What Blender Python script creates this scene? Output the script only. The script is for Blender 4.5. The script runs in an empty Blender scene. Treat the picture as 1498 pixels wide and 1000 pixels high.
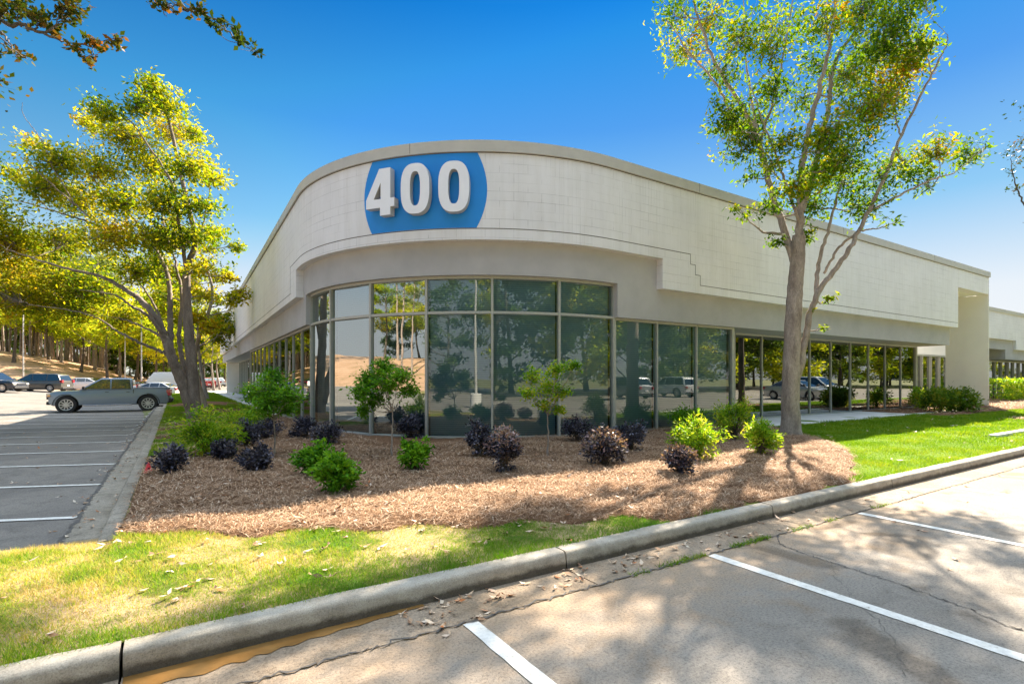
import bpy, bmesh, math, random
import numpy as np
from mathutils import Vector, Matrix
R = math.radians
rng = np.random.default_rng(7); random.seed(7)
S = bpy.context.scene; C = S.collection

# ------------------------------------------------------------------ camera frame
CH = 1.6; F = 770.0; CX = 749.0; HY = 553.0; YAW = R(32.5)
FW = np.array([math.sin(YAW), math.cos(YAW)]); RT = np.array([math.cos(YAW), -math.sin(YAW)])
def at(px, py, d):
    lat = (px-CX)/F*d; p = FW*d + RT*lat
    return np.array([p[0], p[1], CH+(HY-py)/F*d])
def ss(a, b, x):
    t = np.clip((x-a)/(b-a), 0, 1); return t*t*(3-2*t)
def rise(x, y):
    x = np.asarray(x, float); y = np.asarray(y, float)
    s = np.hypot(x, y)
    return 0.016*np.clip(s-24, 0, 52)*ss(-2, -16, x)*ss(5, 20, y)-.24*ss(12, 32, y)*ss(-.95, -1.25, x)
def lawn_z(x, y):
    d = np.minimum(np.asarray(y, float)-3.6, np.where(np.asarray(y) > 6.1, np.asarray(x, float)+0.45, 9))
    d = np.where(np.asarray(x) < -0.45, np.minimum(d, 6.1-np.asarray(y, float)), d)
    return 0.15+0.075*ss(0, 1.6, d)+0.012*np.sin(np.asarray(x)*2.1)*np.cos(np.asarray(y)*1.7)*ss(.1, 1, d)
def on_island(x, y): return (y > 3.45) & ((x > -0.62) | (y < 6.1))
def gz(x, y): return float(lawn_z(x, y)) if on_island(x, y) else float(rise(x, y))
def hit(px, py):
    d = 1.0
    k = (px-CX)/F
    for i in range(4000):
        p = FW*d+RT*k*d; z = CH+(HY-py)/F*d
        if z <= gz(p[0], p[1]): break
        d += 0.02
    return np.array([p[0], p[1], gz(p[0], p[1])]), d
def gnd(px, d):
    p = FW*d+RT*(px-CX)/F*d
    return np.array([p[0], p[1], gz(p[0], p[1])])

# ------------------------------------------------------------------ materials
def newmat(name):
    m = bpy.data.materials.new(name); m.use_nodes = True
    nt = m.node_tree; b = nt.nodes['Principled BSDF']
    return m, nt, b
def N(nt, t, **kw):
    n = nt.nodes.new(t)
    for k, v in kw.items():
        if k in n.inputs: n.inputs[k].default_value = v
        else: setattr(n, k, v)
    return n
def L(nt, a, b): nt.links.new(a, b)
def ramp(nt, fac, stops, interp='LINEAR'):
    r = nt.nodes.new('ShaderNodeValToRGB'); r.color_ramp.interpolation = interp
    e = r.color_ramp.elements
    while len(e) < len(stops): e.new(0.5)
    for i, (p, c) in enumerate(stops):
        e[i].position = p; e[i].color = (*c, 1) if len(c) == 3 else c
    L(nt, fac, r.inputs[0]); return r.outputs[0]
def mixc(nt, f, a, b, mode='MIX'):
    m = nt.nodes.new('ShaderNodeMix'); m.data_type = 'RGBA'; m.blend_type = mode
    for i, v in ((0, f), (6, a), (7, b)):
        if hasattr(v, 'is_linked') or hasattr(v, 'links'): L(nt, v, m.inputs[i])
        else: m.inputs[i].default_value = v if i == 0 else (*v, 1)
    return m.outputs[2]
def noise(nt, scale, detail=6, rough=.6, vec=None, dist=0):
    n = N(nt, 'ShaderNodeTexNoise'); n.inputs['Scale'].default_value = scale
    n.inputs['Detail'].default_value = detail; n.inputs['Roughness'].default_value = rough
    n.inputs['Distortion'].default_value = dist
    if vec is None:
        g = nt.nodes.new('ShaderNodeNewGeometry'); vec = g.outputs['Position']
    L(nt, vec, n.inputs['Vector']); return n.outputs['Fac']
def bump(nt, b, h, strength=.3, dist=.01):
    n = N(nt, 'ShaderNodeBump'); n.inputs['Strength'].default_value = strength; n.inputs['Distance'].default_value = dist
    L(nt, h, n.inputs['Height']); L(nt, n.outputs[0], b.inputs['Normal'])
def simple(name, col, rough=.6, metal=0, var=.0, nscale=8, bmp=0, coat=0, spec=.5):
    m, nt, b = newmat(name)
    b.inputs['Roughness'].default_value = rough; b.inputs['Metallic'].default_value = metal
    b.inputs['Coat Weight'].default_value = coat; b.inputs['Specular IOR Level'].default_value = spec
    n = noise(nt, nscale)
    lo = tuple(c*(1-var) for c in col); hi = tuple(min(1, c*(1+var)) for c in col)
    L(nt, ramp(nt, n, [(.3, lo), (.7, hi)]), b.inputs['Base Color'])
    if bmp: bump(nt, b, n, bmp)
    return m
def emis_free_glass(name, tint, refl, rough=.0, wav=.15):
    """coated tinted architectural glass: part mirror, part see-through"""
    m, nt, b = newmat(name); nt.nodes.remove(b)
    out = nt.nodes['Material Output']
    g = N(nt, 'ShaderNodeBsdfGlossy'); g.inputs['Roughness'].default_value = rough; g.inputs['Color'].default_value = (.92, .97, .95, 1)
    t = N(nt, 'ShaderNodeBsdfTransparent'); t.inputs['Color'].default_value = (*tint, 1)
    lw = N(nt, 'ShaderNodeLayerWeight'); lw.inputs['Blend'].default_value = .35
    f = N(nt, 'ShaderNodeMapRange'); f.inputs['To Min'].default_value = refl; f.inputs['To Max'].default_value = .97
    L(nt, lw.outputs['Fresnel'], f.inputs['Value'])
    if wav:
        bp = N(nt, 'ShaderNodeBump'); bp.inputs['Strength'].default_value = wav; bp.inputs['Distance'].default_value = .004
        L(nt, noise(nt, 1.3, 1, .4), bp.inputs['Height']); L(nt, bp.outputs[0], g.inputs['Normal'])
    mx = N(nt, 'ShaderNodeMixShader'); L(nt, f.outputs[0], mx.inputs[0]); L(nt, t.outputs[0], mx.inputs[1]); L(nt, g.outputs[0], mx.inputs[2])
    L(nt, mx.outputs[0], out.inputs[0]); return m
def leafmat(name, stops, trans=.45, rough=.45, gain=1.6, clump=.6):
    m, nt, b = newmat(name); out = nt.nodes['Material Output']
    g = N(nt, 'ShaderNodeNewGeometry')
    n = noise(nt, clump, 2, .5)
    a = N(nt, 'ShaderNodeMath', operation='MULTIPLY_ADD'); L(nt, n, a.inputs[0]); a.inputs[1].default_value = 1.5
    ad = N(nt, 'ShaderNodeMath', operation='MULTIPLY_ADD'); L(nt, g.outputs['Random Per Island'], ad.inputs[0]); ad.inputs[1].default_value = .62; ad.inputs[2].default_value = -.56
    L(nt, ad.outputs[0], a.inputs[2])
    c = ramp(nt, a.outputs[0], stops)
    L(nt, c, b.inputs['Base Color']); b.inputs['Roughness'].default_value = rough
    b.inputs['Specular IOR Level'].default_value = .06
    t = N(nt, 'ShaderNodeBsdfTranslucent')
    L(nt, mixc(nt, 1.0, c, (gain*1.15, gain*1.0, gain*.35), 'MULTIPLY'), t.inputs['Color'])
    mx = N(nt, 'ShaderNodeMixShader'); mx.inputs[0].default_value = trans
    L(nt, b.outputs[0], mx.inputs[1]); L(nt, t.outputs[0], mx.inputs[2]); L(nt, mx.outputs[0], out.inputs[0])
    return m

M = {}
def uvvec(nt):
    return N(nt, 'ShaderNodeTexCoord').outputs['UV']
def panel_mat():
    m, nt, b = newmat('painted block'); uv = uvvec(nt)
    br = N(nt, 'ShaderNodeTexBrick'); L(nt, uv, br.inputs['Vector'])
    br.inputs['Scale'].default_value = 1; br.inputs['Brick Width'].default_value = .6; br.inputs['Row Height'].default_value = .205
    br.inputs['Mortar Size'].default_value = .0055; br.inputs['Mortar Smooth'].default_value = .6
    br.inputs['Color1'].default_value = (1, 1, 1, 1); br.inputs['Color2'].default_value = (.96, .96, .96, 1); br.inputs['Mortar'].default_value = (0, 0, 0, 1)
    b2 = N(nt, 'ShaderNodeTexBrick'); L(nt, uv, b2.inputs['Vector']); b2.offset = 0
    b2.inputs['Scale'].default_value = 1; b2.inputs['Brick Width'].default_value = .1; b2.inputs['Row Height'].default_value = .82
    b2.inputs['Mortar Size'].default_value = .004; b2.inputs['Mortar Smooth'].default_value = .6
    b2.inputs['Color1'].default_value = (1, 1, 1, 1); b2.inputs['Color2'].default_value = (1, 1, 1, 1); b2.inputs['Mortar'].default_value = (0, 0, 0, 1)
    sep = N(nt, 'ShaderNodeMapping'); L(nt, uv, sep.inputs['Vector']); sep.inputs['Scale'].default_value = (.5, 2.4, 1)
    msk = ramp(nt, noise(nt, 1.0, 4, .7, sep.outputs[0]), [(.42, (0, 0, 0)), (.62, (1, 1, 1))])
    sep2 = N(nt, 'ShaderNodeMapping'); L(nt, uv, sep2.inputs['Vector']); sep2.inputs['Scale'].default_value = (1.2, .5, 1)
    msk2 = ramp(nt, noise(nt, 1.0, 4, .7, sep2.outputs[0]), [(.5, (0, 0, 0)), (.68, (1, 1, 1))])
    base = ramp(nt, noise(nt, .7, 5, .6), [(.3, (.74, .725, .73)), (.7, (.83, .815, .82))])
    st = N(nt, 'ShaderNodeMapping'); L(nt, uv, st.inputs['Vector']); st.inputs['Scale'].default_value = (5, .35, 1)
    stain = ramp(nt, noise(nt, 1, 5, .7, st.outputs[0]), [(.33, (.93, .925, .91)), (.58, (1, 1, 1))])
    base = mixc(nt, 1.0, base, stain, 'MULTIPLY')
    j1 = mixc(nt, msk, (1, 1, 1), br.outputs['Color']); j2 = mixc(nt, msk2, (1, 1, 1), b2.outputs['Color'])
    j = mixc(nt, 1.0, j1, j2, 'MULTIPLY')
    jr = mixc(nt, .45, (1, 1, 1), j); L(nt, mixc(nt, 1.0, base, jr, 'MULTIPLY'), b.inputs['Base Color'])
    b.inputs['Roughness'].default_value = .55
    bump(nt, b, j, .5, .004)
    return m
M['panel'] = panel_mat()
def stucco(name, col, v=.1):
    m, nt, b = newmat(name)
    n1 = noise(nt, 1.1, 6, .65); n2 = noise(nt, 90, 3, .6)
    c = ramp(nt, n1, [(.3, tuple(x*(1-v) for x in col)), (.7, tuple(x*(1+v) for x in col))])
    L(nt, c, b.inputs['Base Color']); b.inputs['Roughness'].default_value = .8; bump(nt, b, n2, .25, .004); return m
M['band'] = stucco('grey stucco', (.445, .43, .42))
M['whitewall'] = stucco('white stucco', (.87, .85, .79), .03)
M['coping'] = simple('coping metal', (.50, .475, .42), .45, 0, .06, 3)
M['joint'] = simple('reveal joint', (.1, .09, .08), .9)
M['roof'] = simple('roof membrane', (.4, .4, .38), .9, 0, .1)
M['frame'] = simple('window frame metal', (.42, .42, .38), .4, .2, .05)
M['glass'] = emis_free_glass('tinted glass', (.62, .77, .80), .075, .0, .3)
M['glass_mid'] = emis_free_glass('reflective tinted glass', (.42, .54, .54), .34, .0, .3)
M['glass_dark'] = emis_free_glass('dark tinted glass', (.18, .25, .24), .22, .0, .3)
def blind_mat():
    m, nt, b = newmat('blind slats')
    g = N(nt, 'ShaderNodeNewGeometry'); sx = N(nt, 'ShaderNodeSeparateXYZ'); L(nt, g.outputs['Position'], sx.inputs[0])
    mu = N(nt, 'ShaderNodeMath', operation='MULTIPLY'); L(nt, sx.outputs[2], mu.inputs[0]); mu.inputs[1].default_value = 2*math.pi/.05
    si = N(nt, 'ShaderNodeMath', operation='SINE'); L(nt, mu.outputs[0], si.inputs[0])
    mr = N(nt, 'ShaderNodeMapRange'); mr.inputs['From Min'].default_value = -1; L(nt, si.outputs[0], mr.inputs[0])
    L(nt, ramp(nt, mr.outputs[0], [(.0, (.28, .345, .38)), (.5, (.38, .46, .50)), (1, (.43, .51, .55))]), b.inputs['Base Color'])
    b.inputs['Roughness'].default_value = .7; return m
M['blind'] = blind_mat()
M['dark_in'] = simple('dark interior', (.035, .04, .04), .9)
M['blue'] = simple('blue sign paint', (.012, .25, .72), .5, 0, .05, 2)
M['digit'] = simple('white sign face', (.86, .86, .90), .4, 0, .02, 3)
M['digit_side'] = simple('white sign return', (.55, .53, .5), .5, 0, .03, 3)

def asphalt(name, base, hi, stain, scale=1.0, spec=.12, silt=False):
    m, nt, b = newmat(name)
    g = N(nt, 'ShaderNodeNewGeometry')
    big = noise(nt, .45*scale, 6, .62, g.outputs['Position'], .6); med = noise(nt, 3.2*scale, 6, .65, g.outputs['Position'], .3)
    fine = noise(nt, 160, 2, .7); grain = noise(nt, 55, 3, .75)
    c = ramp(nt, big, [(.3, base), (.68, hi)])
    c = mixc(nt, ramp(nt, med, [(.5, (0, 0, 0)), (.72, (.6, .6, .6))]), c, stain)
    if silt:
        sy = N(nt, 'ShaderNodeSeparateXYZ'); L(nt, g.outputs['Position'], sy.inputs[0])
        mr = N(nt, 'ShaderNodeMath', operation='MULTIPLY_ADD'); L(nt, med, mr.inputs[0]); mr.inputs[1].default_value = 1.8; L(nt, sy.outputs[1], mr.inputs[2])
        mm = N(nt, 'ShaderNodeMapRange'); mm.inputs['From Min'].default_value = 3.0; mm.inputs['From Max'].default_value = 4.1; L(nt, mr.outputs[0], mm.inputs[0])
        c = mixc(nt, mm.outputs[0], c, (.38, .28, .19))
        oil = noise(nt, .9, 3, .5, g.outputs['Position'], 1.2)
        c = mixc(nt, 1.0, c, ramp(nt, oil, [(.33, (.62, .60, .58)), (.42, (1, 1, 1))]), 'MULTIPLY')
    c = mixc(nt, 1.0, c, ramp(nt, grain, [(.3, (.6, .59, .57)), (.5, (1, 1, 1)), (.72, (1.2, 1.18, 1.14))]), 'MULTIPLY')
    spk = ramp(nt, fine, [(.28, (.45, .42, .4)), (.42, (1, 1, 1)), (.66, (1, 1, 1)), (.76, (1.35, 1.35, 1.35))])
    L(nt, mixc(nt, 1.0, c, spk, 'MULTIPLY'), b.inputs['Base Color'])
    b.inputs['Roughness'].default_value = .88; b.inputs['Specular IOR Level'].default_value = spec
    ad = N(nt, 'ShaderNodeMath', operation='ADD'); L(nt, grain, ad.inputs[0]); L(nt, fine, ad.inputs[1])
    bump(nt, b, ad.outputs[0], .6, .008); return m
M['lot'] = asphalt('worn concrete paving', (.20, .18, .155), (.34, .305, .265), (.13, .115, .098), silt=True)
M['asphalt'] = asphalt('grey asphalt', (.17, .155, .14), (.26, .235, .205), (.11, .10, .09))
M['gutter'] = asphalt('silty gutter concrete', (.25, .19, .13), (.36, .29, .22), (.17, .12, .08), 2.5)
M['gutter_old'] = asphalt('weathered concrete', (.24, .21, .165), (.38, .34, .28), (.10, .085, .06), 2.2)
def curb_mat():
    m, nt, b = newmat('kerb concrete'); g = N(nt, 'ShaderNodeNewGeometry')
    sx = N(nt, 'ShaderNodeSeparateXYZ'); L(nt, g.outputs['Position'], sx.inputs[0])
    c = ramp(nt, noise(nt, 4, 7, .7), [(.3, (.25, .22, .17)), (.5, (.36, .32, .26)), (.72, (.47, .43, .36))])
    nn = noise(nt, 6, 5, .7)
    ma = N(nt, 'ShaderNodeMath', operation='MULTIPLY_ADD'); L(nt, nn, ma.inputs[0]); ma.inputs[1].default_value = -.09; L(nt, sx.outputs[2], ma.inputs[2])
    foot_tone = ramp(nt, ma.outputs[0], [(.0, (.28, .26, .24)), (.035, (1, 1, 1))])   # concrete gets darker towards the foot
    c = mixc(nt, 1.0, c, foot_tone, 'MULTIPLY')
    c = mixc(nt, 1.0, c, ramp(nt, noise(nt, 120, 3, .7), [(.3, (.6, .6, .6)), (.5, (1, 1, 1)), (.75, (1.2, 1.2, 1.2))]), 'MULTIPLY')
    L(nt, c, b.inputs['Base Color']); b.inputs['Roughness'].default_value = .9; bump(nt, b, noise(nt, 45, 5, .7), .5, .008); return m
M['curb'] = curb_mat()
M['slab'] = stucco('walk concrete', (.64, .63, .60), .08)
def paint_mat():
    m, nt, b = newmat('road paint')
    n = noise(nt, 14, 8, .8)
    L(nt, ramp(nt, n, [(.34, (.34, .30, .25)), (.42, (.62, .59, .53)), (.6, (.76, .73, .67))]), b.inputs['Base Color']); b.inputs['Roughness'].default_value = .7
    bump(nt, b, noise(nt, 60, 3, .7), .3, .004); return m
M['paint'] = paint_mat()
def lawn_mat():
    m, nt, b = newmat('lawn soil and turf')
    a = noise(nt, 1.6, 6, .65); f = noise(nt, 40, 4, .8)
    c = ramp(nt, a, [(.36, (.08, .14, .018)), (.47, (.18, .18, .04)), (.57, (.42, .31, .17))])
    sy = N(nt, 'ShaderNodeSeparateXYZ'); L(nt, N(nt, 'ShaderNodeNewGeometry').outputs['Position'], sy.inputs[0])
    m1 = N(nt, 'ShaderNodeMapRange'); m1.inputs['From Min'].default_value = 5; m1.inputs['From Max'].default_value = 8; L(nt, sy.outputs[0], m1.inputs[0])
    c = mixc(nt, m1.outputs[0], c, (.13, .22, .012))
    L(nt, mixc(nt, 1.0, c, ramp(nt, f, [(.3, (.55, .55, .55)), (.65, (1.1, 1.1, 1.1))]), 'MULTIPLY'), b.inputs['Base Color'])
    b.inputs['Roughness'].default_value = .95; b.inputs['Specular IOR Level'].default_value = .1; bump(nt, b, f, .8, .02); return m
M['lawn'] = lawn_mat()
def blade_mat(name, stops, patch, dry=False):
    m, nt, b = newmat(name); out = nt.nodes['Material Output']; g = N(nt, 'ShaderNodeNewGeometry')
    a = noise(nt, patch, 6, .65)
    sy = N(nt, 'ShaderNodeSeparateXYZ'); L(nt, g.outputs['Position'], sy.inputs[0])
    gy = N(nt, 'ShaderNodeMapRange'); gy.inputs['From Min'].default_value = 3.7; gy.inputs['From Max'].default_value = 4.6; gy.inputs['To Min'].default_value = -.14; gy.inputs['To Max'].default_value = .03; L(nt, sy.outputs[1], gy.inputs[0])
    gx = N(nt, 'ShaderNodeMapRange'); gx.inputs['From Min'].default_value = .5; gx.inputs['From Max'].default_value = 4; gx.inputs['To Min'].default_value = .0; gx.inputs['To Max'].default_value = -.2; L(nt, sy.outputs[0], gx.inputs[0])
    gs = N(nt, 'ShaderNodeMath', operation='ADD'); L(nt, gy.outputs[0], gs.inputs[0]); L(nt, gx.outputs[0], gs.inputs[1])
    ga = N(nt, 'ShaderNodeMath', operation='ADD'); L(nt, a, ga.inputs[0]); L(nt, gs.outputs[0], ga.inputs[1])
    a = ga.outputs[0] if dry else a
    ad = N(nt, 'ShaderNodeMath', operation='MULTIPLY_ADD'); L(nt, g.outputs['Random Per Island'], ad.inputs[0]); ad.inputs[1].default_value = .3; ad.inputs[2].default_value = -.15
    s = N(nt, 'ShaderNodeMath', operation='ADD'); L(nt, a, s.inputs[0]); L(nt, ad.outputs[0], s.inputs[1])
    c = ramp(nt, s.outputs[0], stops); L(nt, c, b.inputs['Base Color']); b.inputs['Roughness'].default_value = .6; b.inputs['Specular IOR Level'].default_value = .2
    t = N(nt, 'ShaderNodeBsdfTranslucent'); L(nt, mixc(nt, 1.0, c, (1.6, 1.6, .7), 'MULTIPLY'), t.inputs['Color'])
    mx = N(nt, 'ShaderNodeMixShader'); mx.inputs[0].default_value = .35
    L(nt, b.outputs[0], mx.inputs[1]); L(nt, t.outputs[0], mx.inputs[2]); L(nt, mx.outputs[0], out.inputs[0]); return m
M['blade_dry'] = blade_mat('patchy turf blades', [(.30, (.10, .23, .010)), (.46, (.25, .34, .02)), (.56, (.42, .36, .09)), (.67, (.54, .39, .20))], 1.6, dry=True)
M['blade'] = blade_mat('green turf blades', [(.3, (.085, .19, .005)), (.55, (.17, .27, .008)), (.72, (.29, .32, .03))], 1.2)
def mulch_mat():
    m, nt, b = newmat('pine straw bed'); g = N(nt, 'ShaderNodeNewGeometry')
    mp = N(nt, 'ShaderNodeMapping'); L(nt, g.outputs['Position'], mp.inputs[0]); mp.inputs['Scale'].default_value = (1, 3.2, 1); mp.inputs['Rotation'].default_value = (0, 0, .5)
    f = noise(nt, 30, 6, .8, mp.outputs[0], .5); a = noise(nt, 1.3, 4, .6)
    c = ramp(nt, f, [(.3, (.06, .03, .016)), (.5, (.21, .115, .065)), (.7, (.38, .23, .135))])
    L(nt, mixc(nt, 1.0, c, ramp(nt, a, [(.3, (.75, .75, .75)), (.7, (1.15, 1.15, 1.15))]), 'MULTIPLY'), b.inputs['Base Color'])
    b.inputs['Roughness'].default_value = .95; b.inputs['Specular IOR Level'].default_value = .05; bump(nt, b, f, 1, .03); return m
M['mulch'] = mulch_mat()
def straw_mat():
    m, nt, b = newmat('pine needles'); g = N(nt, 'ShaderNodeNewGeometry')
    L(nt, ramp(nt, g.outputs['Random Per Island'], [(.0, (.10, .05, .025)), (.4, (.32, .19, .11)), (.75, (.50, .33, .205)), (.97, (.62, .48, .35))]), b.inputs['Base Color'])
    b.inputs['Roughness'].default_value = .8; b.inputs['Specular IOR Level'].default_value = .05; return m
M['straw'] = straw_mat()
def litter_mat():
    m, nt, b = newmat('dry leaves'); g = N(nt, 'ShaderNodeNewGeometry')
    L(nt, ramp(nt, g.outputs['Random Per Island'], [(.0, (.12, .06, .03)), (.35, (.36, .2, .1)), (.6, (.5, .36, .24)), (.85, (.62, .53, .42)), (.95, (.4, .13, .03))]), b.inputs['Base Color'])
    b.inputs['Roughness'].default_value = .7; return m
M['litter'] = litter_mat()
def ground_mat():
    m, nt, b = newmat('far ground')
    L(nt, ramp(nt, noise(nt, .3, 6, .7), [(.35, (.10, .14, .03)), (.6, (.2, .17, .07))]), b.inputs['Base Color']); b.inputs['Roughness'].default_value = .95; return m
M['ground'] = ground_mat()
def hill_mat():
    m, nt, b = newmat('straw covered bank')
    c = ramp(nt, noise(nt, .35, 7, .7), [(.32, (.17, .15, .05)), (.45, (.40, .235, .13)), (.62, (.50, .31, .19))])
    L(nt, mixc(nt, 1.0, c, ramp(nt, noise(nt, 3, 5, .7), [(.3, (.7, .7, .7)), (.6, (1.1, 1.1, 1.1))]), 'MULTIPLY'), b.inputs['Base Color']); b.inputs['Roughness'].default_value = .95; return m
M['hill'] = hill_mat()
def bark(name, a, bb, sc=6):
    m, nt, b = newmat(name); g = N(nt, 'ShaderNodeNewGeometry')
    mp = N(nt, 'ShaderNodeMapping'); L(nt, g.outputs['Position'], mp.inputs[0]); mp.inputs['Scale'].default_value = (1, 1, .3)
    n = noise(nt, sc, 7, .7, mp.outputs[0]); n2 = noise(nt, 50, 4, .7, mp.outputs[0])
    c = ramp(nt, n, [(.3, a), (.68, bb)])
    L(nt, mixc(nt, 1.0, c, ramp(nt, n2, [(.3, (.65, .65, .65)), (.6, (1.1, 1.1, 1.1))]), 'MULTIPLY'), b.inputs['Base Color'])
    b.inputs['Roughness'].default_value = .85; b.inputs['Specular IOR Level'].default_value = .2; bump(nt, b, n2, .6, .012); return m
M['bark'] = bark('smooth grey bark', (.20, .16, .135), (.45, .385, .33))
M['bark_brown'] = bark('brown smooth bark', (.13, .10, .08), (.31, .255, .205))
M['bark_dark'] = bark('dark bark', (.06, .05, .04), (.16, .13, .10))
M['bark_pine'] = bark('pine bark', (.16, .12, .10), (.40, .33, .28))
M['leafR'] = leafmat('fresh tree leaves', [(.12, (.035, .10, .008)), (.46, (.085, .185, .010)), (.72, (.17, .25, .010)), (.93, (.32, .28, .012)), (1, (.34, .18, .015))], .45, rough=.75, gain=1.5)
M['leafL'] = leafmat('yellowing tree leaves', [(.05, (.05, .12, .008)), (.28, (.13, .22, .010)), (.54, (.27, .30, .012)), (.86, (.38, .34, .018)), (1, (.40, .25, .02))], .48, rough=.75, gain=1.6, clump=.45)
M['leafRust'] = leafmat('rusty tree leaves', [(.1, (.02, .05, .01)), (.55, (.05, .085, .012)), (.8, (.14, .10, .02)), (1, (.26, .10, .02))], .3, gain=1.1)
M['leafBG'] = leafmat('sunlit woodland leaves', [(.05, (.12, .22, .015)), (.3, (.25, .36, .02)), (.7, (.42, .46, .03)), (1, (.5, .45, .04))], .5, rough=.75, gain=1.6, clump=.2)
M['leafDark'] = leafmat('dark evergreen leaves', [(.1, (.03, .07, .015)), (.6, (.09, .16, .03)), (1, (.18, .22, .04))], .35, clump=.3)
M['needle'] = leafmat('pine foliage', [(.1, (.05, .10, .015)), (.6, (.14, .20, .03)), (1, (.26, .28, .05))], .4, clump=.3)
M['purple'] = leafmat('purple shrub leaves', [(.08, (.022, .022, .034)), (.5, (.062, .058, .082)), (.85, (.17, .165, .21)), (1, (.36, .32, .38))], .15, rough=.28, gain=1.0, clump=3)
M['pinktip'] = leafmat('pale pink new leaves', [(.1, (.05, .035, .045)), (.5, (.24, .16, .17)), (1, (.5, .38, .36))], .3, rough=.3, gain=1.0, clump=3)
M['green'] = leafmat('bright shrub leaves', [(.1, (.03, .12, .008)), (.5, (.10, .27, .015)), (1, (.22, .42, .03))], .35, gain=1.4, clump=3)
M['lime'] = leafmat('lime shrub leaves', [(.1, (.07, .20, .01)), (.45, (.20, .38, .02)), (.8, (.42, .50, .05)), (1, (.55, .48, .09))], .42, gain=1.4, clump=3)
M['shrubdk'] = leafmat('dark hedge leaves', [(.1, (.04, .10, .012)), (.55, (.11, .21, .018)), (1, (.32, .32, .04))], .35, gain=1.4, clump=2)
M['tyre'] = simple('tyre rubber', (.018, .018, .018), .8, 0, .1)
M['rim'] = simple('alloy rim', (.6, .6, .6), .3, .7, .02)
M['rimback'] = simple('dark brake metal', (.04, .04, .04), .6)  # plain near-black metal for the brake discs
M['cglass'] = simple('car glass', (.02, .03, .035), .04, 0, 0, coat=1, spec=.9)
M['plastic'] = simple('black trim', (.02, .02, .022), .5)
M['chrome'] = simple('chrome trim', (.6, .6, .6), .15, 1)
M['lampw'] = simple('headlamp lens', (.7, .68, .62), .12, .3, 0, coat=1)
M['lamporange'] = simple('amber lens', (.75, .35, .1), .2, .0, 0, coat=1)
M['lampr'] = simple('tail lamp lens', (.35, .01, .02), .12, 0, 0, coat=1)
M['plate'] = simple('number plate', (.7, .7, .7), .4)
M['pole'] = simple('pole metal', (.5, .49, .46), .5, .2, .05)
M['water'] = None
def puddle():
    m, nt, b = newmat('muddy water')
    L(nt, ramp(nt, noise(nt, 3, 5, .6), [(.3, (.16, .075, .018)), (.7, (.30, .17, .06))]), b.inputs['Base Color'])
    b.inputs['Roughness'].default_value = .06; b.inputs['Specular IOR Level'].default_value = .5; return m
M['water'] = puddle()
def paintcar(name, col, metal=.3):
    m, nt, b = newmat(name); b.inputs['Base Color'].default_value = (*col, 1); b.inputs['Roughness'].default_value = .32
    b.inputs['Metallic'].default_value = metal; b.inputs['Coat Weight'].default_value = .8; b.inputs['Coat Roughness'].default_value = .06
    return m
M['redflag'] = simple('red marker', (.75, .05, .06), .5)

# ------------------------------------------------------------------ object helpers
def link(name, me, parent=None):
    o = bpy.data.objects.new(name, me); C.objects.link(o)
    if parent is not None: o.parent = parent
    return o
def tag(o, label=None, cat=None, group=None, kind=None):
    if label: o['label'] = label
    if cat: o['category'] = cat
    if group: o['group'] = group
    if kind: o['kind'] = kind
    return o
def empty(name, loc, rz=0, label=None, cat=None, group=None):
    o = bpy.data.objects.new(name, None); C.objects.link(o); o.location = tuple(loc); o.rotation_euler = (0, 0, rz)
    o.empty_display_size = .2
    return tag(o, label, cat, group)
def npmesh(name, V, Fq, mat, parent=None, smooth=False, uv=None):
    """V (n,3); Fq (m,k) index array of faces all with k corners"""
    V = np.asarray(V, np.float32); Fq = np.asarray(Fq, np.int32)
    me = bpy.data.meshes.new(name); me.vertices.add(len(V)); me.vertices.foreach_set('co', V.ravel())
    k = Fq.shape[1]; me.loops.add(Fq.size); me.loops.foreach_set('vertex_index', Fq.ravel())
    me.polygons.add(len(Fq)); me.polygons.foreach_set('loop_start', np.arange(0, Fq.size, k, dtype=np.int32))
    me.polygons.foreach_set('loop_total', np.full(len(Fq), k, np.int32))
    if smooth: me.polygons.foreach_set('use_smooth', np.ones(len(Fq), bool))
    me.update(calc_edges=True); me.materials.append(mat)
    return link(name, me, parent)
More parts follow.
